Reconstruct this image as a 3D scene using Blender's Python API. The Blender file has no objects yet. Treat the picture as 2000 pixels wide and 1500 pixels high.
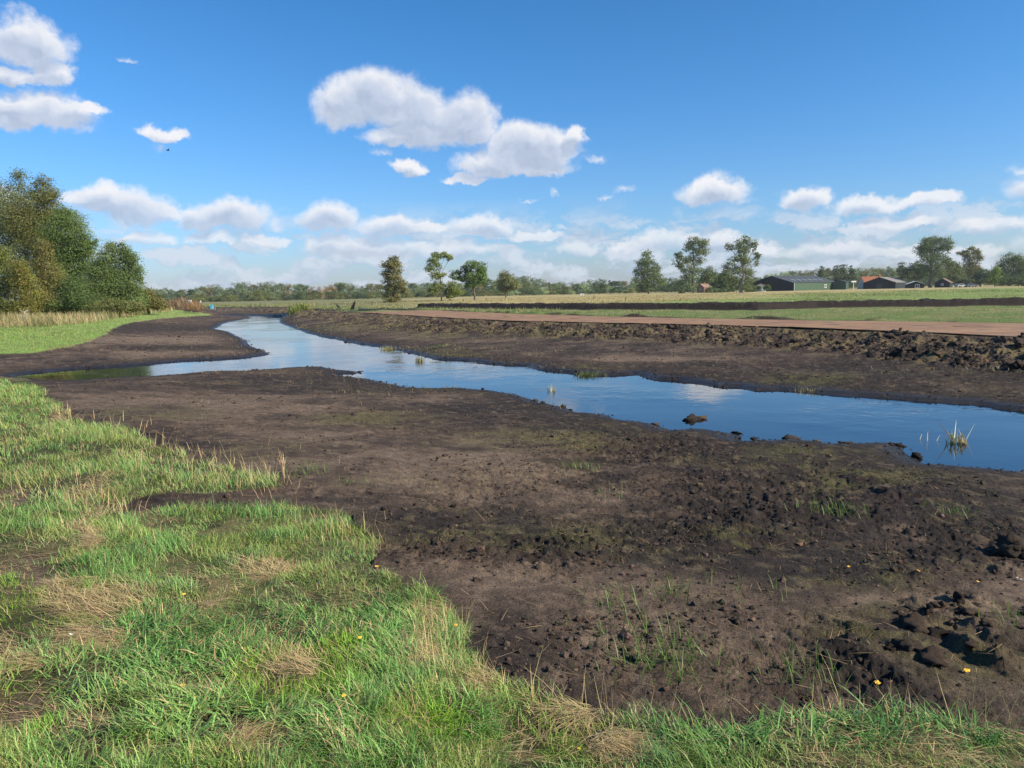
import bpy, math, random
import numpy as np
from mathutils import Matrix, Vector

rnd = random.Random(7)
RNG = np.random.default_rng(11)
SC = bpy.context.scene
COL = SC.collection
R = math.radians

# ------------------------------------------------------------------ camera
CAM_H, PITCH, ROLL, FPX = 1.6, R(6.88), R(1.2), 1480.0
_f = np.array([0, math.cos(PITCH), -math.sin(PITCH)])
_u0 = np.array([0, math.sin(PITCH), math.cos(PITCH)])
_r0 = np.array([1.0, 0, 0])
_r = _r0 * math.cos(ROLL) - _u0 * math.sin(ROLL)
_u = _u0 * math.cos(ROLL) + _r0 * math.sin(ROLL)
cd = bpy.data.cameras.new('camera')
cam = bpy.data.objects.new('camera', cd)
COL.objects.link(cam)
cd.sensor_width = 36; cd.lens = FPX / 2000 * 36
cd.clip_start = 0.05; cd.clip_end = 20000
m = Matrix.Identity(4)
for i in range(3):
    m[i][0] = _r[i]; m[i][1] = _u[i]; m[i][2] = -_f[i]
m[0][3] = 0; m[1][3] = 0; m[2][3] = CAM_H
cam.matrix_world = m
SC.camera = cam

# ------------------------------------------------------------------ light and sky
SUN_AZ, SUN_EL = R(112), R(31)          # azimuth clockwise from the view direction
W = bpy.data.worlds.new("World"); SC.world = W; W.use_nodes = True
SC.view_settings.view_transform = 'Standard'; SC.view_settings.look = 'None'
SC.view_settings.exposure = 0.75; SC.view_settings.gamma = 1
SC.view_settings.use_curve_mapping = False
sd = bpy.data.lights.new('sun', 'SUN'); sd.energy = 4.9; sd.angle = R(0.53); sd.color = (1.0, 0.91, 0.74)
so = bpy.data.objects.new('sun', sd); COL.objects.link(so)
sdir = Vector((math.sin(SUN_AZ) * math.cos(SUN_EL), math.cos(SUN_AZ) * math.cos(SUN_EL), math.sin(SUN_EL)))
so.rotation_euler = sdir.to_track_quat('Z', 'Y').to_euler(); so.location = (30, -10, 30)

def px_dir(px, py):
    px = np.asarray(px, float); py = np.asarray(py, float)
    d = _f[None] + ((px - 1000) / FPX)[..., None] * _r[None] + (-(py - 750) / FPX)[..., None] * _u[None]
    return d / np.linalg.norm(d, axis=-1, keepdims=True)

def at(px, py, z=0.0):
    """point of the level plane z seen at this pixel of the 2000 x 1500 photograph"""
    d = px_dir([px], [py])[0]
    t = (z - CAM_H) / d[2]
    return np.array([d[0] * t, d[1] * t, z])

def ats(pts, z=0.0):
    return np.array([at(x, y, z)[:2] for x, y in pts])

def at_dist(px, dist):
    """ground point at forward distance dist in the column px, near the horizon"""
    hy = 592.5 - 0.021 * px
    d = px_dir([px], [hy])[0]
    return np.array([d[0] / d[1] * dist, dist])

def project(P):
    q = P - np.array([0, 0, CAM_H])
    w = q @ _f
    w = np.where(w < 0.05, np.nan, w)
    return 1000 + FPX * (q @ _r) / w, 750 - FPX * (q @ _u) / w

class NT:
    """small helper to write node trees"""
    def __init__(s, nt):
        s.nt = nt; s.n = nt.nodes; s.l = nt.links
    def node(s, t, **kw):
        n = s.n.new(t)
        for k, v in kw.items(): setattr(n, k, v)
        return n
    def put(s, sock, v):
        if isinstance(v, bpy.types.NodeSocket): s.l.new(v, sock)
        elif v is not None: sock.default_value = v
    def math(s, op, a, b=None, c=None, clamp=False):
        n = s.node('ShaderNodeMath', operation=op, use_clamp=clamp)
        for i, v in enumerate((a, b, c)): s.put(n.inputs[i], v)
        return n.outputs[0]
    def vec(s, op, a, b=None, c=None):
        n = s.node('ShaderNodeVectorMath', operation=op)
        for i, v in enumerate((a, b, c)):
            if v is not None: s.put(n.inputs[i], v)
        return n.outputs['Value'] if op in ('LENGTH', 'DOT_PRODUCT', 'DISTANCE') else n.outputs[0]
    def noise(s, vec, scale, detail=4, rough=0.55, dist=0.0):
        n = s.node('ShaderNodeTexNoise')
        s.put(n.inputs['Vector'], vec); n.inputs['Scale'].default_value = scale
        n.inputs['Detail'].default_value = detail; n.inputs['Roughness'].default_value = rough
        n.inputs['Distortion'].default_value = dist
        return n
    def ramp(s, fac, stops):
        n = s.node('ShaderNodeValToRGB'); s.put(n.inputs[0], fac)
        e = n.color_ramp.elements
        while len(e) < len(stops): e.new(0.5)
        for i, (p, c) in enumerate(stops):
            e[i].position = p; e[i].color = (*c, 1) if len(c) == 3 else c
        return n.outputs[0]
    def mix(s, fac, a, b, mode='MIX'):
        n = s.node('ShaderNodeMix', data_type='RGBA', blend_type=mode)
        s.put(n.inputs[0], fac)
        for k, v in ((6, a), (7, b)):
            if isinstance(v, tuple) and len(v) == 3: v = (*v, 1)
            s.put(n.inputs[k], v)
        return n.outputs[2]
    def mapr(s, v, a, b, c=0.0, d=1.0, smooth=True):
        n = s.node('ShaderNodeMapRange'); n.interpolation_type = 'SMOOTHSTEP' if smooth else 'LINEAR'
        s.put(n.inputs[0], v)
        for i, x in enumerate((a, b, c, d)): s.put(n.inputs[i + 1], x)
        return n.outputs[0]

# clouds: (px, py, half width, half height) of each lobe
LOBES = [
 (672,212,58,46),(735,198,75,50),(800,222,72,56),(850,252,85,48),(912,240,58,54),(938,262,34,32),(790,270,78,22),(745,152,22,10),
 (1015,292,66,44),(962,322,72,32),(1075,292,60,42),(915,350,44,12),(1122,270,22,24),(1045,325,78,22),
 (800,325,34,18),(745,300,24,13),(1160,312,28,13),(1088,372,14,9),(1030,390,24,8),
 (55,90,62,42),(95,148,34,28),(20,150,40,18),(70,222,85,34),(15,235,50,30),(150,215,50,15),(200,222,22,8),(320,262,40,15),(310,284,14,12),(255,110,22,6),
 (205,398,58,30),(268,415,62,38),(320,418,36,18),(165,392,36,16),(400,436,50,30),(460,428,60,34),(500,415,32,14),(542,438,26,18),(640,430,54,36),
 (285,470,48,16),(410,474,46,14),(520,472,40,14),(765,446,78,26),(830,450,60,14),(700,484,100,24),(642,475,42,16),(795,492,66,20),(942,448,72,26),(905,492,60,18),(1045,464,56,12),(1092,446,26,9),(1130,490,46,17),
 (1218,376,30,14),(1180,386,20,6),(1392,374,72,26),(1412,350,28,16),(1450,385,40,10),(1572,392,44,24),(1590,372,20,14),(1700,405,62,20),(1650,416,34,9),(1812,394,58,14),(1750,438,70,14),
 (1300,478,66,24),(1262,460,30,12),(1412,478,62,22),(1405,462,20,9),(1490,490,46,18),(1230,488,40,14),(1620,490,84,18),(1600,474,34,12),(1742,496,62,14),(1945,442,64,18),(1988,335,32,14),(1992,398,22,7),(1890,492,50,14),
 (-60,400,90,30),(2100,360,90,30),(2150,470,120,24),
]
def build_world():
    T = NT(W.node_tree); T.n.clear()
    sky = T.node('ShaderNodeTexSky', sky_type='NISHITA'); sky.sun_disc = False
    sky.sun_elevation = SUN_EL; sky.sun_rotation = SUN_AZ
    sky.altitude = 0; sky.air_density = 1.0; sky.dust_density = 0.6; sky.ozone_density = 2.2
    co = T.node('ShaderNodeTexCoord').outputs['Generated']
    sep = T.node('ShaderNodeSeparateXYZ'); T.l.new(co, sep.inputs[0])
    az = T.math('ARCTAN2', sep.outputs[0], sep.outputs[1])
    el = T.math('ARCSINE', sep.outputs[2])
    P = T.node('ShaderNodeCombineXYZ'); T.l.new(az, P.inputs[0]); T.l.new(el, P.inputs[1]); P = P.outputs[0]
    # billowing edges: two scales of warp
    n1 = T.noise(P, 19, 4, 0.6); n2 = T.noise(P, 70, 5, 0.66)
    w1 = T.vec('MULTIPLY_ADD', n1.outputs['Color'], (0.046, 0.036, 0), (-0.023, -0.018, 0))
    w2 = T.vec('MULTIPLY_ADD', n2.outputs['Color'], (0.020, 0.017, 0), (-0.010, -0.0085, 0))
    Q = T.vec('ADD', T.vec('ADD', P, w1), w2)
    def field(vec, lobes):
        acc = None
        for (x, y, a, b) in lobes:
            d = px_dir([x], [y])[0]
            A, E = math.atan2(d[0], d[1]), math.asin(d[2])
            sa, sb = FPX / (a * 1.06), FPX / (b * 1.12)
            q = T.vec('MULTIPLY_ADD', vec, (sa, sb, 0), (-A * sa, -E * sb, 0))
            q = T.vec('MAXIMUM', q, T.vec('MULTIPLY', q, (-1, -1.55, 1)))
            l = T.vec('LENGTH', q)
            if a * b < 520: l = T.math('ADD', T.math('MULTIPLY', l, 0.34), 0.80)
            acc = l if acc is None else T.math('SMOOTH_MIN', acc, l, 0.12)
        return acc
    D = field(Q, LOBES)
    Ds = field(T.vec('ADD', T.vec('ADD', P, w1), (0.005, 0.012, 0)), LOBES)
    a = T.mapr(D, 1.12, 0.62, 0.0, 1.0)
    thick = T.mapr(D, 1.0, 0.35, 0.0, 1.0)
    lit = T.mapr(Ds, 0.45, 1.2, 0.0, 1.0)
    relief = T.math('SUBTRACT', T.noise(T.vec('ADD', Q, (0.006, 0.010, 0)), 34, 3).outputs[0], T.noise(Q, 34, 3).outputs[0])
    shade = T.math('ADD', T.math('MULTIPLY', lit, 0.8), T.math('MULTIPLY', relief, 0.55))
    shade = T.math('ADD', shade, 0.2, clamp=True)
    ccol = T.ramp(shade, [(0.0, (3.5, 4.2, 5.5)), (0.35, (5.2, 5.8, 7.0)), (1.0, (8.0, 8.0, 8.2))])
    # low ranks of thin cloud towards the horizon, laid out on a level sheet overhead
    lv = T.vec('MULTIPLY', Q, (1.0, 2.6, 1))
    ln = T.noise(lv, 13, 6, 0.62, 0.0).outputs[0]; ln2 = T.noise(T.vec('ADD', lv, (0.01, 0.05, 0)), 13, 6, 0.62, 0.0).outputs[0]
    lowband = T.math('MULTIPLY', T.mapr(el, 0.125, 0.06, 0.0, 1.0), T.mapr(el, -0.01, 0.02, 0.55, 1.0))
    la = T.math('MULTIPLY', T.mapr(ln, 0.43, 0.56, 0.0, 0.85), lowband)
    lowcol = T.ramp(T.math('ADD', T.math('MULTIPLY', T.math('SUBTRACT', ln, ln2), 3.0), 0.5, clamp=True), [(0.15, (3.7, 4.6, 6.0)), (0.85, (5.9, 6.5, 7.4))])
    # pale air near the horizon and the deep blue overhead, as in clear autumn air
    tint = T.ramp(T.mapr(el, 0.0, 0.75, 0.0, 1.0, smooth=False),
                  [(0.0, (.84, .92, 1.27)), (0.12, (.66, 1.0, 1.42)), (0.30, (.45, .96, 1.42)), (0.55, (.31, .90, 1.35)), (1.0, (.27, .82, 1.3))])
    skyc = T.mix(1.0, sky.outputs[0], tint, 'MULTIPLY')
    c = T.mix(la, skyc, lowcol)
    c = T.mix(T.math('MULTIPLY', a, T.mapr(el, 0.03, 0.13, 0.55, 0.96)), c, ccol)
    # wisps: thin cloud stays bluish
    bg = T.node('ShaderNodeBackground'); T.l.new(c, bg.inputs[0]); bg.inputs[1].default_value = 0.07
    out = T.node('ShaderNodeOutputWorld'); T.l.new(bg.outputs[0], out.inputs[0])
    W.cycles.sampling_method = 'MANUAL'; W.cycles.sample_map_resolution = 512
build_world()

# ------------------------------------------------------------------ noise in numpy
def _hash(ix, iy, seed):
    h = (ix.astype(np.int64) * 374761393 + iy.astype(np.int64) * 668265263 + seed * 1442695041) & 0xffffffff
    h = ((h ^ (h >> 13)) * 1274126177) & 0xffffffff
    h = (h ^ (h >> 16)) & 0xffffffff
    return h
def vnoise(x, y, seed=0):
    ix = np.floor(x); iy = np.floor(y); fx = x - ix; fy = y - iy
    fx = fx * fx * (3 - 2 * fx); fy = fy * fy * (3 - 2 * fy)
    g = lambda a, b: (_hash(ix + a, iy + b, seed) / 4294967295.0)
    return (g(0, 0) * (1 - fx) + g(1, 0) * fx) * (1 - fy) + (g(0, 1) * (1 - fx) + g(1, 1) * fx) * fy
def fbm(x, y, s, oct=4, seed=0, gain=0.5):
    x = x / s; y = y / s; v = 0; a = 1; t = 0
    for o in range(oct):
        v = v + a * vnoise(x, y, seed + o * 17); t += a; a *= gain
        x, y = (x * 1.62 + y * 1.17 + 3.1), (y * 1.62 - x * 1.17 + 7.7)
    return v / t
def ridged(x, y, s, oct=5, seed=0, gain=0.55):
    x = x / s; y = y / s; v = 0; a = 1; t = 0
    for o in range(oct):
        v = v + a * (1 - np.abs(2 * vnoise(x, y, seed + o * 13) - 1)) ** 1.5; t += a; a *= gain
        x, y = (x * 1.7 + y * 1.1 + 1.3), (y * 1.7 - x * 1.1 + 4.7)
    return v / t
def cell(x, y, s, seed=0):
    """domes: 1 at the centre of each scattered clod, 0 between them"""
    x = x / s; y = y / s; ix = np.floor(x); iy = np.floor(y); best = np.zeros_like(x)
    for a in (-1, 0, 1):
        for b in (-1, 0, 1):
            h = _hash(ix + a, iy + b, seed)
            cx = ix + a + (h & 1023) / 1023.0; cy = iy + b + ((h >> 10) & 1023) / 1023.0
            r = 0.25 + 0.65 * ((h >> 20) & 1023) / 1023.0
            v = 1 - ((x - cx) ** 2 + (y - cy) ** 2) / (r * r)
            best = np.maximum(best, np.sqrt(np.maximum(v, 0)) * r)
    return best
def ss(x, a=0.0, b=1.0):
    t = np.clip((x - a) / (b - a), 0, 1); return t * t * (3 - 2 * t)
def inside(px, py, poly):
    px = np.asarray(px, float); py = np.asarray(py, float)
    c = np.zeros(px.shape, bool); n = len(poly)
    for i in range(n):
        x1, y1 = poly[i]; x2, y2 = poly[(i + 1) % n]
        if y1 == y2: continue
        k = ((y1 > py) != (y2 > py)) & (px < (x2 - x1) * (py - y1) / (y2 - y1) + x1)
        c ^= k
    return c
def seg_dist(px, py, pts, closed=True):
    d = np.full(px.shape, 1e9); n = len(pts)
    for i in range(n if closed else n - 1):
        a = pts[i]; b = pts[(i + 1) % n]; v = b - a; L = v @ v + 1e-12
        t = np.clip(((px - a[0]) * v[0] + (py - a[1]) * v[1]) / L, 0, 1)
        d = np.minimum(d, (px - a[0] - t * v[0]) ** 2 + (py - a[1] - t * v[1]) ** 2)
    return np.sqrt(d)

# ------------------------------------------------------------------ where water, road and ridge lie
ZW = -0.75
FAR_SHORE = [(2600,905),(2300,845),(2000,805),(1965,801),(1912,792),(1860,789),(1790,784),(1713,777),(1685,775),(1615,770),(1524,763),(1468,764),(1440,757),(1401,757),(1363,750),(1323,744),(1277,742),(1242,731),(1197,734),(1162,736),(1134,731),(1095,728),(1045,723),(1025,715),(980,714),(910,705),(847,702),(805,692),(763,680),(700,673),(667,665),(620,656),(592,648),(572,640),(550,633),(545,625),(560,618.5)]
FAR_END = [(500,616.5),(435,615.5),(432,617)]
LEFT_SHORE = [(487,618.5),(492,621),(457,627),(435,632),(430,637),(418,642),(444,647),(464,656),(480,665),(488,676),(512,684),(524,692),(488,698),(440,702),(360,706),(288,712),(240,716),(140,722),(68,729),(32,733)]
NEAR_SHORE = [(32,737),(100,742),(160,744),(240,738),(296,736),(352,733),(400,727),(472,726),(520,723),(580,718),(636,718),(656,723),(702,726),(704,731),(665,731),(690,737),(740,745),(766,751),(798,757),(840,759),(903,759),(945,763),(1004,771),(1050,785),(1102,796),(1127,806),(1183,810),(1200,817),(1235,824),(1274,829),(1312,840),(1349,839),(1387,840),(1433,848),(1450,861),(1499,861),(1545,859),(1632,870),(1695,868),(1737,868),(1755,874),(1769,888),(1790,896),(1807,905),(1860,907),(1895,911),(1937,916),(2000,921),(2300,960),(2700,1010)]
WATER = ats(FAR_SHORE + FAR_END + LEFT_SHORE + NEAR_SHORE, ZW)
ROAD_NEAR_PX = [(2600,695),(2300,677),(2000,661),(1800,651),(1600,643),(1400,636.5),(1200,632.5),(1000,628),(900,623),(800,617),(700,611)]
ROAD_FAR_PX = [(2600,646),(2300,639),(2000,632),(1800,630.5),(1600,628),(1400,624.5),(1200,620),(1000,614),(900,609.5),(820,605.5),(700,602.5)]
ROAD_NEAR = ats(ROAD_NEAR_PX, 0.0); ROAD_FAR = ats(ROAD_FAR_PX, 0.0)
# beyond the corner by the dark timbers the plates run on to the left, far off
FIELD = np.vstack([ats([(5200,900)], 0.0), ROAD_NEAR, ats([(655,607.5),(612,604.8),(560,601),(420,600),(300,600)], 0.0), np.array([[-400, 300], [-400, 3000], [3000, 3000], [3000, -100]])])
RIDGE_PX = [(2900,598),(2400,599),(2000,600),(1800,602),(1600,604),(1480,607.5),(1300,607),(1150,606.5),(1000,605),(900,604),(830,602.5)]
RIDGE = ats(RIDGE_PX, 0.0)
FARSIDE = np.vstack([ats(FAR_SHORE + FAR_END[:2], ZW), np.array([[-80, 160], [-80, 1200], [2500, 1200], [2500, 10]])])

def base_height(x, y):
    x = np.asarray(x, float); y = np.asarray(y, float)
    z = np.zeros_like(x); dw = np.full(x.shape, 200.0); dr = np.where((np.hypot(x, y) >= 190) & (y > -25), -200.0, 200.0)
    k = (np.hypot(x, y) < 190) & (y > -25)
    X, Y = x[k], y[k]
    ww = 0.10 * (fbm(X, Y, 0.5, 3, 5) - 0.5) * 2 + 0.28 * (fbm(X, Y, 1.6, 3, 6) - 0.5)
    d = seg_dist(X, Y, WATER); s = np.where(inside(X, Y, WATER), -d, d) + ww
    r = seg_dist(X, Y, FIELD); ins = inside(X, Y, FIELD); r = np.where(ins, -r, r)
    dr[k] = r; dw[k] = s
    q = seg_dist(X, Y, FARSIDE); side = np.where(inside(X, Y, FARSIDE), q, -q)
    side = ss(side, -1.5, 0.6)
    near = ZW + 0.05 * ss(s, 0, 0.25) + 0.09 * ss(s, 0, 2.2) + 0.61 * ss(s, 1.0, 11.0)
    far = ZW + 0.06 * ss(s, 0, 0.25) + 0.16 * ss(s, 0, 2.0) + 0.14 * ss(s, 1, 8)
    up = 0.75 * ss(r, 6.6, 0.5) + 0.25 * ss(r, 0.6, 0.05)
    far = far * (1 - up) - 0.01 * up
    zz = near * (1 - side) + far * side
    zz = np.where(s < 0, ZW - 0.03 * ss(-s, 0, .12) + np.maximum(s * 0.45, -0.45), zz)
    z[k] = np.where(ins, 0.0, zz)
    return z, dw, dr

# ------------------------------------------------------------------ mesh and material helpers
def new_mesh(name, V, F, attrs=None, smooth=False, mats=None):
    """F: int array n x 3 or n x 4, or a list of such arrays"""
    if not isinstance(F, list): F = [F]
    F = [f for f in F if len(f)]
    me = bpy.data.meshes.new(name)
    V = np.asarray(V, np.float32)
    me.vertices.add(len(V)); me.vertices.foreach_set('co', V.ravel())
    nl = sum(f.size for f in F); npo = sum(len(f) for f in F)
    me.loops.add(nl); me.loops.foreach_set('vertex_index', np.concatenate([f.ravel() for f in F]).astype(np.int32))
    me.polygons.add(npo)
    tot = np.concatenate([np.full(len(f), f.shape[1], np.int32) for f in F])
    me.polygons.foreach_set('loop_start', np.concatenate([[0], np.cumsum(tot)[:-1]]).astype(np.int32))
    try: me.polygons.foreach_set('loop_total', tot)
    except Exception: pass
    me.polygons.foreach_set('use_smooth', np.full(npo, bool(smooth)))
    for k, v in (attrs or {}).items():
        v = np.asarray(v, np.float32)
        if v.ndim == 1:
            a = me.attributes.new(k, 'FLOAT', 'POINT'); a.data.foreach_set('value', v)
        else:
            a = me.attributes.new(k, 'FLOAT_COLOR', 'POINT')
            a.data.foreach_set('color', np.hstack([v, np.ones((len(v), 1), np.float32)]).ravel())
    for mt in (mats or []): me.materials.append(mt)
    me.update(); me.validate()
    return me
def link(name, me, parent=None, loc=None, rz=0.0):
    o = bpy.data.objects.new(name, me); COL.objects.link(o)
    if parent: o.parent = parent
    if loc is not None: o.location = Vector([float(c) for c in loc])
    o.rotation_euler[2] = rz
    return o
def tag(o, label=None, cat=None, group=None, kind=None):
    for k, v in (('label', label), ('category', cat), ('group', group), ('kind', kind)):
        if v: o[k] = v
    return o
def copy_tree(src, name=None):
    r = src.copy(); COL.objects.link(r)
    for ch in list(src.children):
        c = ch.copy(); COL.objects.link(c); c.parent = r
        for g in ch.children:
            d = g.copy(); COL.objects.link(d); d.parent = c
    return r
class MB:
    """collects simple shapes into one mesh"""
    def __init__(s): s.v = []; s.f4 = []; s.f3 = []; s.n = 0
    def add(s, V, F):
        F = np.asarray(F, int) + s.n
        (s.f4 if F.shape[1] == 4 else s.f3).append(F); s.v.append(np.asarray(V, float)); s.n += len(V)
    def hexa(s, P):
        """8 corners: bottom 4 counter-clockwise, top 4 the same way"""
        s.add(P, [[0,3,2,1],[4,5,6,7],[0,1,5,4],[1,2,6,5],[2,3,7,6],[3,0,4,7]])
    def box(s, c, d, rz=0.0):
        x, y, z = (np.array(d) / 2)
        P = np.array([[-x,-y,-z],[x,-y,-z],[x,y,-z],[-x,y,-z],[-x,-y,z],[x,-y,z],[x,y,z],[-x,y,z]])
        k, q = math.cos(rz), math.sin(rz)
        P = np.c_[P[:,0]*k - P[:,1]*q, P[:,0]*q + P[:,1]*k, P[:,2]] + np.array(c)
        s.hexa(P)
    def tube(s, pts, rad, n=6):
        pts = np.asarray(pts, float); rad = np.broadcast_to(rad, (len(pts),)).astype(float)
        T = np.gradient(pts, axis=0); T /= np.linalg.norm(T, axis=1, keepdims=True) + 1e-9
        ref = np.array([0.13, 0.97, 0.2]) if abs(T[0][2]) > 0.6 else np.array([0, 0, 1.0])
        A = np.cross(T, ref); A /= np.linalg.norm(A, axis=1, keepdims=True) + 1e-9
        B = np.cross(T, A); th = np.arange(n) * 2 * math.pi / n
        V = (pts[:, None] + rad[:, None, None] * (np.cos(th)[None, :, None] * A[:, None] + np.sin(th)[None, :, None] * B[:, None])).reshape(-1, 3)
        F = []
        for i in range(len(pts) - 1):
            for j in range(n):
                F.append([i*n+j, i*n+(j+1)%n, (i+1)*n+(j+1)%n, (i+1)*n+j])
        m_ = len(V); V = np.vstack([V, pts[:1], pts[-1:]])
        s.add(V, F)
        L = (len(pts) - 1) * n; base = s.n - len(V)
        s.f3.append(np.array([[base+(j+1)%n, base+j, base+m_] for j in range(n)] + [[base+L+j, base+L+(j+1)%n, base+m_+1] for j in range(n)]))
    def mesh(s, name, mat, smooth=False):
        F = ([np.vstack(s.f4)] if s.f4 else []) + ([np.vstack(s.f3)] if s.f3 else [])
        return new_mesh(name, np.vstack(s.v), F, smooth=smooth, mats=[mat] if mat else None)
    def build(s, name, mat, parent=None, loc=None, rz=0.0, smooth=False):
        return link(name, s.mesh(name, mat, smooth), parent, loc, rz)

def mat(name):
    mt = bpy.data.materials.new(name); mt.use_nodes = True
    T = NT(mt.node_tree); T.n.clear()
    b = T.node('ShaderNodeBsdfPrincipled'); o = T.node('ShaderNodeOutputMaterial')
    T.l.new(b.outputs[0], o.inputs[0])
    return mt, T, b, o
def plain(name, col, rough=0.8, metal=0.0, var=0.25, scale=3.0, bump=0.0, spec=0.3):
    mt, T, b, o = mat(name)
    co = T.node('ShaderNodeTexCoord').outputs['Object']
    n = T.noise(co, scale, 5, 0.6)
    f = T.mapr(n.outputs[0], 0.25, 0.75, 1 - var, 1 + var, smooth=False)
    sc = T.node('ShaderNodeVectorMath', operation='SCALE'); sc.inputs[0].default_value = col; T.l.new(f, sc.inputs['Scale'])
    T.l.new(sc.outputs[0], b.inputs['Base Color'])
    b.inputs['Roughness'].default_value = rough; b.inputs['Metallic'].default_value = metal
    b.inputs['Specular IOR Level'].default_value = spec
    if bump:
        bp = T.node('ShaderNodeBump'); bp.inputs['Strength'].default_value = bump; bp.inputs['Distance'].default_value = 0.05
        T.l.new(T.noise(co, scale * 4, 4, 0.6).outputs[0], bp.inputs['Height']); T.l.new(bp.outputs[0], b.inputs['Normal'])
    return mt

def ground_material():
    mt, T, b, o = mat('ground')
    at_ = T.node('ShaderNodeAttribute'); at_.attribute_name = 'albedo'
    wt = T.node('ShaderNodeAttribute'); wt.attribute_name = 'wet'
    co = T.node('ShaderNodeTexCoord').outputs['Object']
    n1 = T.noise(co, 9, 6, 0.65); n2 = T.noise(co, 55, 5, 0.7)
    v = T.math('MULTIPLY', T.mapr(n1.outputs[0], 0.25, 0.75, 0.72, 1.3, smooth=False), T.mapr(n2.outputs[0], 0.25, 0.75, 0.45, 1.6, smooth=False))
    sc = T.node('ShaderNodeVectorMath', operation='SCALE'); T.l.new(at_.outputs['Color'], sc.inputs[0]); T.l.new(v, sc.inputs['Scale'])
    T.l.new(sc.outputs[0], b.inputs['Base Color'])
    T.l.new(T.mapr(wt.outputs['Fac'], 0, 1, 0.93, 0.35), b.inputs['Roughness'])
    b.inputs['Specular IOR Level'].default_value = 0.2
    bp = T.node('ShaderNodeBump'); bp.inputs['Strength'].default_value = 1.0; bp.inputs['Distance'].default_value = 0.035
    h = T.math('ADD', n2.outputs[0], T.math('MULTIPLY', T.noise(co, 170, 3, 0.6).outputs[0], 0.4))
    T.l.new(h, bp.inputs['Height']); T.l.new(bp.outputs[0], b.inputs['Normal'])
    return mt

# ------------------------------------------------------------------ zones of the ground, in the photograph's own pixels
GRASS_NEAR = [
 # upper tongue of the bank
 [(-900,720),(0,736),(55,742),(85,760),(95,785),(150,822),(205,838),(262,852),(310,874),(360,893),(430,917),(500,932),(545,944),(548,956),(480,966),(400,966),(330,968),(262,985),(215,1003),(200,1020),(-900,1040)],
 # main lawn with tufts
 [(-900,1020),(180,1010),(260,1003),(350,1000),(450,990),(560,990),(640,1000),(700,1030),(740,1062),(748,1088),(715,1112),(700,1125),(780,1135),(830,1160),(870,1195),(915,1235),(905,1275),(900,1310),(935,1352),(985,1378),(1040,1372),(1110,1390),(1180,1412),(1270,1436),(1330,1472),(1400,1448),(1500,1432),(1600,1418),(1700,1412),(1800,1420),(1880,1432),(1960,1438),(2100,1430),(2900,1420),(2900,2600),(-900,2600)],
]
LAWN_LEFT = [[(-1200,672),(0,692),(60,690),(140,678),(190,662),(215,645),(245,632),(300,624),(370,618),(415,616),(400,612),(300,600),(0,604),(-1200,600)]]
DIRT = [(45,1125,85,50),(760,1345,48,34),(640,1400,25,12),(140,1395,150,40),(60,1445,110,30),(380,1355,60,22),(420,1450,70,30),(300,1490,110,30),(20,972,55,22),(870,1385,40,18),(990,1420,35,14)]
STRAW = [(205,1192,95,42),(525,1112,62,26),(430,1172,40,22),(190,1268,70,20),(60,1300,80,26),(190,980,40,40),(860,1215,50,34),(850,1300,55,40),(1180,1410,110,24),(960,1370,60,24),(130,812,30,14),(160,1060,34,22),(480,1480,60,26),(560,1330,60,20),(1230,1480,60,30)]
MOSSY = [(850,1040,130,22),(1080,1052,150,26),(1420,1075,190,28),(1700,1120,160,30),(1760,1240,150,46),(1900,1290,90,40),(1640,945,60,22),(1500,905,150,14),(900,1010,80,12),(1130,872,60,12),(870,690,60,10),(1150,720,40,10),(1580,742,70,10),(300,808,120,12),(520,880,90,16),(1060,860,160,18),(1600,880,110,14),(1700,935,150,14),(720,820,120,14),(1050,650,90,9),(700,640,120,8),(860,655,70,8)]
LIGHT = [(420,800,240,26),(760,905,260,50),(560,870,170,38),(1090,985,190,40),(300,665,180,9),(330,690,200,7),(1250,1230,330,90),(950,1140,160,40),(1100,930,140,18),(850,780,200,8),(1250,700,160,5),(1900,1180,130,60),(1700,1180,60,14),(1740,1280,50,30)]
DARKS = [(1500,1010,420,66),(1880,1070,200,44),(1180,930,120,26),(1720,1120,180,24),(620,752,220,14),(1650,940,300,22),(1150,830,200,20),(1400,880,200,20),(1000,790,150,16),(980,1290,90,60),(1680,1300,90,60),(1800,730,260,26),(1200,745,300,10),(700,705,100,10),(260,640,150,7),(350,680,100,6)]
ROUGH = [(1100,960,260,50),(1500,985,380,75),(1880,1070,200,60),(1050,1090,150,40),(1280,1250,200,80),(1560,1290,200,80),(1250,880,200,30),(880,1080,100,30)]
LUMPS = [(1850,1165,130,75),(1940,1230,60,50),(1680,1260,60,60),(1480,1010,60,24),(1380,1060,90,20),(1150,1035,60,14),(1980,1040,40,22),(1700,1320,50,34),(1160,1170,60,20),(1580,1010,60,16)]
BUMPS = [(1905,1160,.13,.075),(1868,1120,.10,.05),(1935,1232,.14,.085),(1830,1150,.09,.05),(1800,1120,.08,.04),(1890,1205,.10,.06),(1960,1190,.10,.05),(1985,1255,.10,.05),(1770,1165,.07,.04),(1845,1185,.08,.045),(1925,1105,.08,.035),(1740,1290,.11,.05),(1700,1250,.07,.04),(1660,1205,.06,.03),(1985,1040,.12,.06),(1490,1025,.10,.045),(1370,1060,.09,.035),(1060,1085,.07,.03),(1600,1250,.07,.03),(1540,990,.12,.04),(1640,1080,.08,.03)]
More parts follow.
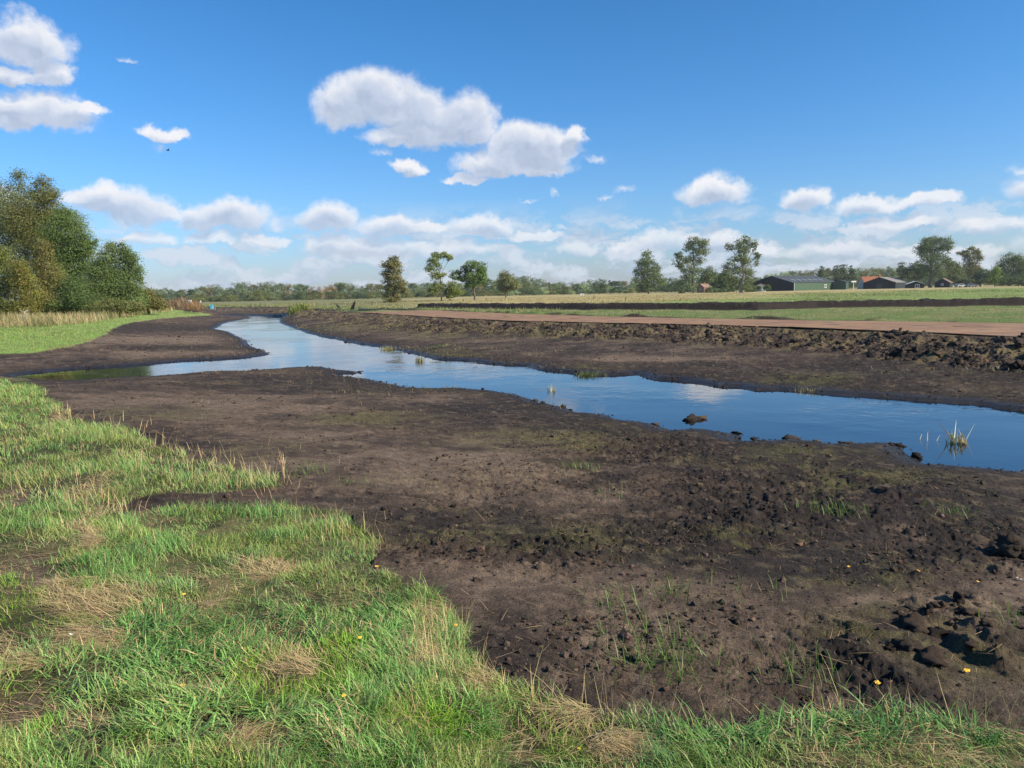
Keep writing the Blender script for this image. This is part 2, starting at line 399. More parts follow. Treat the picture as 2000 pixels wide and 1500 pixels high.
PITS = [(1872,1165,.08,.06),(1893,1236,.10,.08),(1800,1148,.06,.04),(1855,1208,.06,.05),(1600,1205,.05,.05),(1620,1235,.06,.05),(1640,1270,.06,.06),(1665,1305,.07,.06),(1700,1335,.08,.06),(1735,1365,.09,.07),(1780,1375,.09,.06),(1440,1325,.06,.04),(1160,1190,.03,.03),(1390,1320,.05,.04),(1955,1040,.08,.03),(1450,1030,.07,.03),(900,1125,.05,.02),(1120,1110,.04,.02),(1275,880,.1,.03),(1050,1255,.03,.03)]
def sculpt(X, Y):
    h = np.zeros_like(X); near = np.hypot(X, Y) < 9
    x, y = X[near], Y[near]; v = np.zeros_like(x)
    wx = x + .10 * (fbm(x, y, .12, 4, 401, .6) - .5); wy = y + .10 * (fbm(x, y, .12, 4, 402, .6) - .5)
    rough = fbm(x, y, .05, 4, 403, .65)
    for L, sg in ((BUMPS, 1), (PITS, -1)):
        for (a, b, r, hh) in L:
            c = at(a, b, -.08); d = np.hypot(wx - c[0], wy - c[1]) / r
            m = ss(d, 1.25, .35)
            v += sg * hh * (.85 if sg > 0 else .22) * m * (.75 + .5 * (rough - .5) * 2)
    h[near] = v
    return h
def blobs(px, py, L, soft=0.35):
    v = np.zeros_like(px)
    for (x, y, a, b) in L:
        k = (np.abs(px - x) < a * 1.6) & (np.abs(py - y) < b * 1.6)
        d = np.sqrt(((px[k] - x) / a) ** 2 + ((py[k] - y) / b) ** 2)
        v[k] = np.maximum(v[k], 1 - ss(d, 1 - soft, 1 + soft))
    return v
LAWN_FAR_EDGE = 0
def zones(x, y, z, dw, dr):
    """soft masks of what grows or lies where"""
    far = np.hypot(x, y) > 190
    wx = x + 0.16 * (fbm(x, y, 0.35, 3, 31) - 0.5) * (1 + 0.06 * np.hypot(x, y)); wy = y + 0.16 * (fbm(x, y, 0.35, 3, 32) - 0.5) * (1 + 0.06 * np.hypot(x, y))
    P = np.stack([wx, wy, z], -1)
    px, py = project(P)
    px = np.nan_to_num(px, nan=1000.0); py = np.nan_to_num(py, nan=4000.0)
    back = (P @ _f - _f[2] * CAM_H) < 0.05
    py = np.where(back, 2000.0, py)
    g = np.zeros(x.shape); ln = np.zeros(x.shape)
    for p in GRASS_NEAR: g = np.maximum(g, inside(px, py, p))
    for p in LAWN_LEFT: ln = np.maximum(ln, inside(px, py, p))
    infield = dr < 0
    g = np.where(infield, 0, g); ln = np.where(infield, 0, ln)
    n_b = fbm(x, y, 0.22, 3, 41)
    dirt = blobs(px, py, DIRT, 0.5) * ss(n_b, 0.25, 0.55)
    w1 = fbm(x, y, .28, 3, 43) - .5; w2 = fbm(x, y, .28, 3, 44) - .5
    straw = blobs(px + 120 * w1, py + 70 * w2, STRAW, 0.6) * ss(fbm(x, y, .11, 3, 45), .22, .42)
    return dict(px=px, py=py, g=g, lawn=ln, field=infield, dirt=dirt, straw=straw, moss=blobs(px, py, MOSSY, 0.9), light=blobs(px, py, LIGHT, 0.9), dark=blobs(px, py, DARKS, 0.9), rough=blobs(px, py, ROUGH, 0.6), lump=blobs(px, py, LUMPS, 0.5), back=back)

def lerp(a, b, t): return a + (b - a) * t[:, None] if np.ndim(t) else a + (b - a) * t

def detail_height(x, y, z, dw, dr, Z):
    """height of clods and ruts on top of the base"""
    r = np.hypot(x, y)
    mud = (~Z['field']) & (Z['g'] < 0.5) & (Z['lawn'] < 0.5) & (r < 150)
    h = np.zeros_like(x)
    k = mud
    X, Y = x[k], y[k]; rr = r[k]
    c1 = cell(X, Y, 0.30, 3); c2 = cell(X, Y, 0.12, 5); c3 = cell(X, Y, 0.05, 9) * (rr < 26)
    f1 = fbm(X, Y, 0.5, 5, 61, 0.55) - 0.5; f2 = fbm(X, Y, 2.2, 3, 62) - 0.5
    rough = Z['rough'][k]; lump = Z['lump'][k]; light = Z['light'][k]
    amp = 0.35 + 1.0 * rough + 0.35 * ss(fbm(X, Y, 1.4, 3, 64), 0.45, 0.65)
    amp = amp * (1 - 0.55 * light)
    hh = amp * (0.05 * f1 + 0.022 * c1 * ss(fbm(X, Y, 0.7, 2, 65), 0.45, 0.6) + 0.022 * c2 * ss(fbm(X, Y, 0.4, 2, 67), 0.38, 0.6) + 0.017 * c3) + 0.07 * f2
    wx = X + 0.10 * (fbm(X, Y, 0.2, 3, 15) - .5); wy = Y + 0.10 * (fbm(X, Y, 0.2, 3, 16) - .5)
    hh += lump * (0.09 * (fbm(wx, wy, 0.30, 5, 12, 0.66) - 0.5) - 0.025 * ridged(wx, wy, 0.5, 4, 18) + 0.01) + amp * 0.034 * (ridged(X, Y, 0.16, 4, 19, .65) - .5)
    ux, uy = X * .45 + Y * .25, Y * 1.25 - X * .5
    hh += (0.25 + 0.75 * rough) * 0.055 * (ridged(ux + .3 * f1, uy + .3 * f2, 0.75, 4, 33, .6) - .5) * (1 - light * .5)
    hh += sculpt(X, Y)
    shore = ss(dw[k], 0.0, 1.2)
    hh *= (0.35 + 0.65 * shore) * ss(dw[k], -.35, 0.0)
    # churned bank in front of the plates
    bank = ss(dr[k], 5.6, 3.8) * ss(dr[k], 0.0, 0.7) * ss(dw[k], 0.6, 1.8)
    b1 = cell(X, Y, 0.75, 21); b2 = cell(X, Y, 0.34, 22); bf = fbm(X, Y, 1.1, 5, 23, 0.6)
    wx = X + 0.3 * (fbm(X, Y, 0.5, 3, 25) - .5); wy = Y + 0.3 * (fbm(X, Y, 0.5, 3, 26) - .5)
    hh += bank * (0.38 * (fbm(wx, wy, 0.5, 5, 27, 0.68) - 0.45) + 0.10 * b2 * ss(bf, .4, .6) + 0.30 * (bf - 0.5) - 0.12 * (ridged(wx, wy, 0.9, 4, 28) - .5))
    h[k] = hh
    # rough field edges beyond the road, the trench and its spoil ridge
    k = Z['field'] & (r < 260)
    X, Y = x[k], y[k]
    rd = seg_dist(X, Y, ROAD_FAR, False); inroad = inside(X, Y, np.vstack([ROAD_NEAR, ROAD_FAR[::-1]]))
    q = seg_dist(X, Y, RIDGE, False)
    beyond = inside(X, Y, np.vstack([RIDGE, np.array([[-200, 400], [-200, 2000], [2000, 2000], [2000, 30]])]))
    t = np.where(beyond, q, -q)
    ridge = ss(t, -0.25, 0.75) * ss(t, 3.0, 1.5)
    rn = fbm(X, Y, 1.3, 4, 71)
    hh = ridge * (0.46 + 0.16 * (rn - 0.5) + 0.10 * cell(X, Y, 0.5, 72) + 0.06 * cell(X, Y, 0.22, 77)) * ss(X + 0.35 * Y, -14 + 0.0, 24)
    hh = np.where(ridge > 0.01, hh * 1.0, hh)
    tuss = 0.11 * fbm(X, Y, 0.9, 4, 73) * ss(rd, 0.2, 1.2) + 0.16 * (fbm(X, Y, 6, 3, 74) - 0.4) * ss(rd, 1, 3)
    edge = ss(rd, 2.4, 0.5) * cell(X, Y, 1.3, 75) * 0.22 * ss(fbm(X, Y, 3.5, 2, 76), 0.42, 0.6)
    hh = hh + np.where(inroad, -0.03, (tuss + edge) * ss(rd, 0.0, 0.8) * (1 - 0.7 * ridge))
    h[k] = hh
    k = (Z['g'] > 0.5) & (r < 40)
    X, Y = x[k], y[k]
    h[k] = 0.05 * fbm(X, Y, 0.45, 3, 81) + 0.10 * (fbm(X, Y, 1.7, 3, 82) - 0.5) - 0.03 * Z['dirt'][k]
    k = Z['lawn'] > 0.5
    h[k] = 0.08 * fbm(x[k], y[k], 1.2, 3, 83)
    return h

C = lambda *a: np.array(a)
MUD_DRY, MUD_MID, MUD_DARK, MUD_WET = C(.168,.117,.082), C(.086,.059,.042), C(.036,.026,.021), C(.020,.015,.012)
MOSS, SOILGR, STRAWC = C(.110,.105,.034), C(.062,.062,.024), C(.30,.215,.105)
LAWNC, TAN, FIELDGR = C(.20,.29,.075), C(.36,.29,.13), C(.19,.25,.07)
def albedo(x, y, z, dw, dr, Z):
    n = len(x)
    f1 = fbm(x, y, 0.55, 5, 101, 0.6); f2 = fbm(x, y, 2.6, 4, 102); f3 = fbm(x, y, 0.12, 3, 103); f4 = fbm(x, y, 9, 3, 104)
    one = np.ones((n, 1))
    f9 = fbm(x * .35 + y * .25, y * 1.3, 1.1, 4, 109, .6)
    t = np.clip(0.40 + 1.3 * (f1 - 0.5) + 0.7 * (f2 - 0.5) + 0.9 * (f9 - 0.5) + 0.62 * Z['light'] - 0.62 * Z['dark'], 0, 1)
    t = t * (0.15 + 0.85 * ss(dw, 0.2, 2.2 + 0 * dw))
    c = np.where((t > 0.5)[:, None], lerp(MUD_MID * one, MUD_DRY * one, (t - 0.5) * 2), lerp(MUD_DARK * one, MUD_MID * one, t * 2))
    wet = ss(dw, 0.7, 0.05)
    c = lerp(c, MUD_WET * one, wet * 0.85)
    c = lerp(c, C(.19,.135,.09) * one, ss(f3, 0.62, 0.75) * 0.35 * (1 - wet))
    f8 = fbm(x, y, 0.06, 3, 108)
    c = c * (1 + 0.9 * (f8 - .5) + 0.5 * (f3 - .5))[:, None]
    m = np.clip(Z['moss'] * 1.1 * ss(f1 * 0.6 + f3 * 0.4, 0.42, 0.56) + 0.28 * ss(f2, 0.52, 0.68) * ss(f3, 0.45, 0.6) * (Z['py'] > 720), 0, 1) * (1 - wet)
    c = lerp(c, MOSS * one, m * 0.45)
    # right bank lumps: sods with tan roots
    bank = ss(dr, 5.8, 4.2) * (dr > 0) * (dw > 1)
    c = lerp(c, C(.15,.12,.055) * one, bank * ss(f1, 0.50, 0.64) * 0.75)
    c = lerp(c, C(.050,.036,.032) * one, bank * ss(f1, 0.5, 0.36) * 0.6)
    g = Z['g']
    gc = lerp(SOILGR * one, C(.16,.135,.06) * one, ss(f2 * .5 + f3 * .5, 0.42, 0.62))
    c = lerp(c, gc, g)
    c = lerp(c, MUD_DRY * 0.85 * one, g * Z['dirt'])
    c = lerp(c, STRAWC * one, g * Z['straw'] * ss(f3, 0.35, 0.6) * 0.7)
    c = lerp(c, lerp(LAWNC * one, C(.20,.20,.075) * one, ss(f1, 0.45, 0.65)), Z['lawn'])
    # fields beyond
    k = Z['field']
    xx, yy = x, y
    near_r = np.hypot(x, y) < 300
    q = np.full(n, 500.0); kk = k & near_r
    q[kk] = seg_dist(x[kk], y[kk], RIDGE, False)
    bey = np.zeros(n, bool); bey[k] = inside(x[k], y[k], np.vstack([RIDGE, np.array([[-200, 400], [-200, 4000], [4000, 4000], [4000, 30]])])); bey |= (~near_r)
    tt = np.where(bey, q, -q)
    strip = lerp(C(.12,.165,.045) * one, C(.20,.19,.08) * one, ss(f1 * .5 + f2 * .5, 0.40, 0.62))
    rd = np.full(n, 99.0); rd[kk] = seg_dist(x[kk], y[kk], ROAD_FAR, False)
    strip = lerp(strip, MUD_DARK * one, ss(rd, 1.6, 0.5) * ss(f2, 0.42, 0.58))
    ang = x / np.maximum(y, 1)
    green = ss(ang * 3.2 + 1.2 * (f4 - 0.5) - (np.hypot(x, y) - 70) / 110.0, 0.15, 0.75)
    mead = lerp(TAN * one, FIELDGR * one, green)
    mead = lerp(mead, C(.17,.15,.07) * one, ss(fbm(x, y, 4.5, 4, 110), 0.55, 0.68) * 0.6)
    lf = ss(-ang, 0.03, 0.22)
    mead = lerp(mead, lerp(C(.20,.185,.085) * one, C(.14,.15,.06) * one, ss(f4, .4, .6)), lf)
    fc = np.where(bey[:, None], mead, strip)
    ridge = ss(tt, -0.7, -0.1) * ss(tt, 3.2, 2.3) * ss(x + 0.35 * y, -14 + 0.0, 16)
    fc = lerp(fc, MUD_DARK * 0.85 * one, ridge)
    # bare soil round the end of the track
    fc = lerp(fc, MUD_DARK * 1.3 * one, ss(dr, -3.2, -1.2) * (x < -12) * ss(f2, .35, .5))
    c = np.where(k[:, None], fc, c)
    return c, wet

def ground_z(x, y):
    x = np.atleast_1d(np.asarray(x, float)); y = np.atleast_1d(np.asarray(y, float))
    z, dw, dr = base_height(x, y)
    Z = zones(x, y, z, dw, dr)
    return z + detail_height(x, y, z, dw, dr, Z)

GM = ground_material()
def build_ground():
    A0 = np.arange(-46, 46.001, 0.062)
    A1 = np.concatenate([np.arange(-180, -46, 2.0), A0, np.arange(48, 180, 2.0)])
    r = [0.55]
    while r[-1] < 2600:
        q = r[-1]
        r.append(q * (1.0042 if 1.8 < q < 120 else (1.012 if q < 400 else 1.06)))
        if q < 1.8: r[-1] = q * 1.03
    r = np.array(r); a = np.radians(A1)
    X = np.outer(r, np.sin(a)).ravel(); Y = np.outer(r, np.cos(a)).ravel()
    z, dw, dr = base_height(X, Y)
    Z = zones(X, Y, z, dw, dr)
    h = detail_height(X, Y, z, dw, dr, Z)
    alb, wet = albedo(X, Y, z, dw, dr, Z)
    zz = z + h
    nr, na = len(r), len(a)
    i = np.arange(nr - 1)[:, None]; j = np.arange(na)[None]
    j2 = (j + 1) % na
    F = np.stack([i * na + j, i * na + j2, (i + 1) * na + j2, (i + 1) * na + j], -1).reshape(-1, 4)[:, ::-1]
    V = np.c_[X, Y, zz]
    V = np.vstack([V, [[0, 0, zz[:na].mean()]]])
    c = len(V) - 1
    F3 = np.array([[c, (q + 1) % na, q] for q in range(na)])
    alb = np.vstack([alb, alb[:1]]); wet = np.append(wet, 0)
    me = new_mesh('ground', V, [F, F3], {'albedo': alb, 'wet': wet}, smooth=True, mats=[GM])
    o = link('ground', me); tag(o, kind='structure')
    print('ground verts', len(V))
    return o
build_ground()

# ------------------------------------------------------------------ water
def build_water():
    mt, T, b, o = mat('water')
    co = T.node('ShaderNodeTexCoord').outputs['Object']
    b.inputs['Base Color'].default_value = (.004, .007, .010, 1)
    b.inputs['Roughness'].default_value = 0.03; b.inputs['IOR'].default_value = 1.55
    b.inputs['Specular IOR Level'].default_value = 0.5
    st = T.vec('MULTIPLY', co, (1.0, 1.0, 1))
    n = T.noise(st, 5.0, 3, 0.5, 0.4); n2 = T.noise(st, 1.1, 2, 0.5); n3 = T.noise(st, 0.16, 2, 0.5)
    gust = T.mapr(n3.outputs[0], 0.42, 0.62, 0.2, 1.0)
    h = T.math('MULTIPLY', T.math('ADD', T.math('MULTIPLY', n.outputs[0], 0.35), T.math('MULTIPLY', n2.outputs[0], 1.0)), gust)
    bp = T.node('ShaderNodeBump'); bp.inputs['Strength'].default_value = 0.5; bp.inputs['Distance'].default_value = 0.03
    T.l.new(h, bp.inputs['Height']); T.l.new(bp.outputs[0], b.inputs['Normal'])
    lo = WATER.min(0) - 4; hi = WATER.max(0) + 4
    # one level sheet that follows the river's outline a little way under the banks
    xs = np.linspace(lo[0], hi[0], 260); ys = np.linspace(lo[1], hi[1], 420)
    XX, YY = np.meshgrid(xs, ys); x, y = XX.ravel(), YY.ravel()
    d = seg_dist(x, y, WATER); ok = inside(x, y, WATER) | (d < 0.9)
    idx = np.arange(len(x)).reshape(XX.shape)
    F = np.stack([idx[:-1, :-1], idx[:-1, 1:], idx[1:, 1:], idx[1:, :-1]], -1).reshape(-1, 4)
    F = F[ok[F].any(1)]
    used = np.unique(F); rem = np.zeros(len(x), int); rem[used] = np.arange(len(used))
    me = new_mesh('river_water', np.c_[x, y, np.full(len(x), ZW)][used], rem[F], smooth=True, mats=[mt])
    tag(link('river_water', me), kind='structure')
build_water()

# ------------------------------------------------------------------ road of rusty steel plates
def build_road():
    mt, T, b, o = mat('rusty_plate')
    co = T.node('ShaderNodeTexCoord').outputs['Object']
    n1 = T.noise(co, 0.5, 5, 0.6); n2 = T.noise(co, 7, 5, 0.7)
    at_ = T.node('ShaderNodeAttribute'); at_.attribute_name = 'tint'
    c = T.ramp(n1.outputs[0], [(0.3, (.23, .105, .040)), (0.55, (.29, .155, .068)), (0.75, (.34, .21, .105))])
    c = T.mix(T.mapr(n2.outputs[0], 0.45, 0.7, 0.0, 0.5), c, (.20, .135, .10))
    soil = T.mapr(T.noise(T.vec('MULTIPLY', co, (1, 1, 1)), 0.9, 6, 0.68).outputs[0], 0.53, 0.64, 0.0, 0.75)
    c = T.mix(soil, c, (.075, .052, .036))
    sc = T.node('ShaderNodeVectorMath', operation='SCALE'); T.l.new(c, sc.inputs[0]); T.l.new(at_.outputs['Fac'], sc.inputs['Scale'])
    T.l.new(sc.outputs[0], b.inputs['Base Color']); b.inputs['Roughness'].default_value = 0.75
    def resample(P, n):
        L = np.concatenate([[0], np.cumsum(np.linalg.norm(np.diff(P, axis=0), axis=1))])
        s = np.linspace(0, L[-1], n); return np.c_[np.interp(s, L, P[:, 0]), np.interp(s, L, P[:, 1])]
    near = ROAD_NEAR[::-1]
    n = 46
    A = resample(near, n + 1)
    tg = np.gradient(A, axis=0); tg /= np.linalg.norm(tg, axis=1, keepdims=True)
    for _ in range(3): tg[1:-1] = (tg[:-2] + tg[1:-1] + tg[2:]) / 3
    nrm = np.c_[tg[:, 1], -tg[:, 0]]; nrm *= np.sign((nrm @ np.array([.7, .7])))[:, None]
    wd = seg_dist(A[:, 0], A[:, 1], ROAD_FAR, False)
    B = A + nrm * wd[:, None]
    V = []; F = []; tint = []
    g = np.random.default_rng(5)
    for i in range(n):
        z0 = 0.03; th = 0.02
        a0, a1, b0, b1 = A[i], A[i + 1], B[i], B[i + 1]
        t_ = (a1 - a0) / np.linalg.norm(a1 - a0) * 0.012; u = (a0 - b0) / np.linalg.norm(a0 - b0); e = g.uniform(-0.10, 0.10)
        for (s0, s1) in ((0.0, 0.499), (0.501, 1.0)):
            P = [a0 + (b0 - a0) * s0 + t_, a0 + (b0 - a0) * s1 + t_, a1 + (b1 - a1) * s1 - t_, a1 + (b1 - a1) * s0 - t_]
            P = [p + u * e for p in P]
            lift = np.zeros(4)
            if g.uniform() < .10 or i in (3, 4): lift = np.array([.035, .01, 0, 0]) * g.uniform(.4, 1)
            base = len(V)
            V += [[p[0], p[1], z0 + l] for p, l in zip(P, lift)] + [[p[0], p[1], z0 + l + th] for p, l in zip(P, lift)]
            F += [[base+0,base+1,base+2,base+3],[base+7,base+6,base+5,base+4],[base+4,base+5,base+1,base+0],[base+5,base+6,base+2,base+1],[base+6,base+7,base+3,base+2],[base+7,base+4,base+0,base+3]]
            tint += [g.uniform(0.90, 1.08)] * 8
    me = new_mesh('road', V, np.array(F), {'tint': tint}, mats=[mt])
    tag(link('road', me), kind='structure')
    # far run of the track past the dark timbers
    P = ats([(712,606.5),(660,604.6),(618,603.2)], 0.0)
    mb = MB()
    for i in range(len(P) - 1):
        a, c_ = P[i], P[i + 1]; t = (c_ - a) / np.linalg.norm(c_ - a); nn = np.array([-t[1], t[0]]) * 2.0
        mb.hexa(np.array([[*(a - nn), .02], [*(a + nn), .02], [*(c_ + nn), .02], [*(c_ - nn), .02], [*(a - nn), .07], [*(a + nn), .07], [*(c_ + nn), .07], [*(c_ - nn), .07]]))
    mb.build('far_road', mt)['kind'] = 'structure'
build_road()

# ------------------------------------------------------------------ blades
def leaf_material(name, rough=0.55, trans=0.35, spec=0.3, attr='albedo'):
    mt = bpy.data.materials.new(name); mt.use_nodes = True
    T = NT(mt.node_tree); T.n.clear()
    a = T.node('ShaderNodeAttribute'); a.attribute_name = attr
    b = T.node('ShaderNodeBsdfPrincipled'); b.inputs['Roughness'].default_value = rough; b.inputs['Specular IOR Level'].default_value = spec
    T.l.new(a.outputs['Color'], b.inputs['Base Color'])
    t = T.node('ShaderNodeBsdfTranslucent')
    sc = T.vec('MULTIPLY', a.outputs['Color'], (1.25, 1.3, 0.8)); T.l.new(sc, t.inputs[0])
    mx = T.node('ShaderNodeMixShader'); mx.inputs[0].default_value = trans
    T.l.new(b.outputs[0], mx.inputs[1]); T.l.new(t.outputs[0], mx.inputs[2])
    o = T.node('ShaderNodeOutputMaterial'); T.l.new(mx.outputs[0], o.inputs[0])
    return mt
M_BLADE = leaf_material('grass_blade', 0.5, 0.3)
M_STRAW = leaf_material('straw', 0.7, 0.15, 0.2)
M_LEAF = leaf_material('foliage', 0.6, 0.28, 0.25)

def blades(root, head, length, width, inc, bend, col, seg=3, twist=None, g=RNG):
    """one curved tapering blade per root; inc: first angle from upright, bend: further turn towards the tip"""
    n = len(root); dt = 1.0 / seg
    hx, hy = np.cos(head), np.sin(head)
    tw = g.uniform(-1.1, 1.1, n) if twist is None else twist
    sx = -hy * np.cos(tw) + hx * np.sin(tw) * 0.6; sy = hx * np.cos(tw) + hy * np.sin(tw) * 0.6
    p = root.copy(); levels = []
    prof = [1.0, 0.95, 0.7, 0.4] if seg >= 3 else [1.0, 0.8]
    for k in range(seg + 1):
        if k == seg: levels.append(p[:, None].copy()); break
        w = (width * prof[min(k, len(prof) - 1)] * 0.5)[:, None]
        sd_ = np.c_[sx, sy, np.zeros(n)] * w
        levels.append(np.stack([p - sd_, p + sd_], 1))
        th = inc + bend * (k + 0.5) * dt
        st, ct = np.sin(th), np.cos(th)
        p = p + np.c_[hx * st, hy * st, ct] * (length * dt)[:, None]
    V = np.concatenate(levels, 1)                # n x (2seg+1) x 3
    m_ = 2 * seg + 1; base = (np.arange(n) * m_)[:, None]
    F4 = np.concatenate([base + np.array([[2*k, 2*k+1, 2*k+3, 2*k+2]]) for k in range(seg - 1)], 0) if seg > 1 else np.zeros((0, 4), int)
    F3 = base + np.array([[2*seg-2, 2*seg-1, 2*seg]])
    A = np.repeat(col[:, None], m_, 1)
    return V.reshape(-1, 3), F4, F3, A.reshape(-1, 3)
def join_blades(L):
    V, F4, F3, A = [], [], [], []; n = 0
    for (v, f4, f3, a) in L:
        V.append(v); F4.append(f4 + n); F3.append(f3 + n); A.append(a); n += len(v)
    return np.vstack(V), [np.vstack(F4), np.vstack(F3)], np.vstack(A)
def blade_object(name, L, material, parent=None, loc=None, **tags):
    V, F, A = join_blades(L)
    if loc is not None: V = V - np.array(loc)
    me = new_mesh(name, V, F, {'albedo': np.clip(A, 0, 1)}, smooth=True, mats=[material])
    o = link(name, me, parent, loc); tag(o, **tags); return o
def vary(c, n, s=0.18, g=RNG):
    c = np.asarray(c); c = np.repeat(c[None], n, 0) if c.ndim == 1 else c
    return c * (1 + g.normal(0, s, n))[:, None].clip(0.5, 1.7) * (1 + g.normal(0, 0.06, (n, 3)))

def ground_at(x, y):
    z, dw, dr = base_height(x, y); Z = zones(x, y, z, dw, dr)
    return z + detail_height(x, y, z, dw, dr, Z), dw, dr, Z

G_A, G_B, G_BR, G_OL = C(.158,.315,.082), C(.245,.400,.112), C(.220,.400,.018), C(.34,.37,.09)
S_A, S_B = C(.58,.44,.22), C(.38,.27,.14)
def polar(n, r0, r1, p, a0=-43, a1=43, g=RNG):
    """n points, r distributed so that density falls as r^-p"""
    u = g.uniform(0, 1, n); e = 2 - p
    r = (r0 ** e + u * (r1 ** e - r0 ** e)) ** (1 / e)
    a = np.radians(g.uniform(a0, a1, n))
    return r * np.sin(a), r * np.cos(a), r

def near_grass():
    L = []; S = []
    x, y, r = polar(720000, 1.75, 26, 1.75, -43, 43)
    k = inside(*project(np.c_[x, y, np.zeros(len(x))]), [(-500, 650), (0, 700), (120, 770), (600, 900), (800, 1080), (960, 1220), (1010, 1300), (2500, 1320), (2500, 2600), (-500, 2600)])
    x, y, r = x[k], y[k], r[k]
    z, dw, dr, Z = ground_at(x, y)
    f1 = fbm(x, y, 0.5, 3, 201); f2 = fbm(x, y, 1.3, 3, 202); f3 = fbm(x, y, 0.22, 2, 203)
    keep = (Z['g'] > .5) & (RNG.uniform(0, 1, len(x)) < (1 - 0.93 * Z['dirt']) * (1 - 0.55 * Z['straw']) * (0.20 + 1.0 * ss(f1 * .45 + f3 * .55, 0.36, 0.56)) * (1 - .45 * (Z['px'] > 1000)) * (1 - .6 * (Z['px'] > 1000) * ss(fbm(x, y, .3, 2, 241), .55, .45)))
    x, y, r, z, f1, f2, f3 = (q[keep] for q in (x, y, r, z, f1, f2, f3)); Z = {a: b[keep] for a, b in Z.items()}
    n = len(x); px, py = Z['px'], Z['py']
    fine = blobs(px, py, [(590,1345,120,62),(480,1340,40,40),(830,1440,90,40),(1120,1450,100,40),(60,1190,140,60),(60,1400,60,60),(660,1290,60,30)], .5)
    tall = ss(f1 * .6 + f2 * .4, 0.46, 0.60) * (1 - fine)
    broad = blobs(px, py, [(110,1350,110,40),(330,1300,150,70),(560,1240,90,40),(400,1430,110,50),(660,1430,60,50),(740,1250,80,60),(1450,1440,130,60),(1700,1430,300,60),(900,1430,60,40),(520,1440,80,40)], .5)
    length = (0.048 + 0.052 * tall + 0.028 * broad + 0.008 * (py < 1150)) * RNG.uniform(0.6, 1.35, n) * (1 - 0.4 * Z['straw'] - 0.2 * Z['dirt'])
    length = np.where(py < 960, length * 1.25, length)
    length = np.where((py > 1330) & (px > 1250), length * (0.95 + 0.6 * (RNG.uniform(0, 1, n) > .75)), length)
    width = (0.0030 + 0.0034 * broad * RNG.uniform(0.3, 1.2, n) + 0.0008 * tall - 0.001 * fine) * np.maximum(1, r / 7.0)
    head = fbm(x, y, 0.5, 3, 210) * 16 + RNG.normal(0, 1.25, n)
    inc = np.abs(RNG.normal(0.38, 0.3, n)) + 0.35 * broad; bend = RNG.uniform(0.3, 1.9, n) + 0.3 * broad
    t = RNG.uniform(0, 1, n)
    c = lerp(np.repeat(G_A[None], n, 0), np.repeat(G_B[None], n, 0), np.clip(f2 * 2.2 - .6 + .3 * (t - .5), 0, 1))
    c = lerp(c, np.repeat(G_BR[None], n, 0), fine * 0.85)
    c = lerp(c, np.repeat(G_OL[None], n, 0), ss(f3, .5, .7) * .5 * (1 - broad))
    dry = (RNG.uniform(0, 1, n) < 0.13 + 0.22 * Z['straw'] + 0.16 * ss(fbm(x, y, 0.6, 3, 215), 0.54, 0.68) + 0.1 * ((py < 990) & (py > 830)))
    c = np.where(dry[:, None], lerp(np.repeat(S_A[None], n, 0), np.repeat(S_B[None], n, 0), t), c)
    lush = ((py > 1340) & (px > 1250)) * ss(f1, .35, .6)  # mask for a darker, patchy grass colour towards the lower right
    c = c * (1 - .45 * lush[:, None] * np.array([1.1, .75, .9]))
    c = vary(c, n, .24)
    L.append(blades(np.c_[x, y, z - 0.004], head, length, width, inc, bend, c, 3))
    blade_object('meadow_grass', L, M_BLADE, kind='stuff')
    # flattened straw
    m_ = 60000
    x, y, r = polar(m_ * 8, 1.75, 14, 1.6, -43, 43)
    z, dw, dr, Z = ground_at(x, y)
    f = fbm(x, y, 0.3, 3, 220); f5 = fbm(x, y, 0.7, 3, 221)
    pr = Z['g'] * (Z['straw'] * 0.95 * ss(f * .6 + fbm(x, y, .12, 2, 225) * .4, .32, .5) + 0.09 * Z['dirt'] + 0.06 * ss(f5, 0.52, 0.66) + 0.018)
    keep = RNG.uniform(0, 1, len(x)) < pr
    x, y, r, z = x[keep], y[keep], r[keep], z[keep]; st = Z['straw'][keep]; n = len(x)
    hump = 0.035 * st * fbm(x, y, .25, 2, 224)
    head = fbm(x, y, 0.5, 2, 222) * 8 + RNG.normal(0, 0.7, n)
    c = lerp(np.repeat(S_A[None], n, 0), np.repeat(S_B[None], n, 0), RNG.uniform(0, 1, n))
    S.append(blades(np.c_[x, y, z + RNG.uniform(0, 1, n) * (0.012 + hump)], head, RNG.uniform(.05, .19, n), RNG.uniform(.0016, .0032, n) * np.maximum(1, r / 4.5), RNG.normal(1.42, .12, n), RNG.uniform(-.1, .45, n), vary(c, n, .25), 3))
    # standing dry stalks along the edges of the sward
    E = [(430,890,120,38,260),(300,860,80,20,120),(500,925,70,18,150),(190,815,80,16,90),(660,1010,60,26,140),(730,1050,40,36,60),(190,985,60,40,220),(880,1230,50,40,160),(860,1310,60,34,130),(640,1000,60,12,60),(1020,1340,80,18,60),(1780,1370,160,26,90),(1950,1380,60,26,60),(1450,1390,120,16,50),(40,960,60,40,80),(1240,1410,110,26,140),(1640,1360,60,16,40)]
    P = []
    for (a, b, ra, rb, q) in E:
        for _ in range(int(q * (.55 if a < 760 else .3))):
            P.append(at(a + rnd.gauss(0, ra * .7), b + rnd.gauss(0, rb * .5), -0.03)[:2])
    P = np.array(P); n = len(P); z, dw, dr, Z = ground_at(P[:, 0], P[:, 1]); r = np.hypot(P[:, 0], P[:, 1])
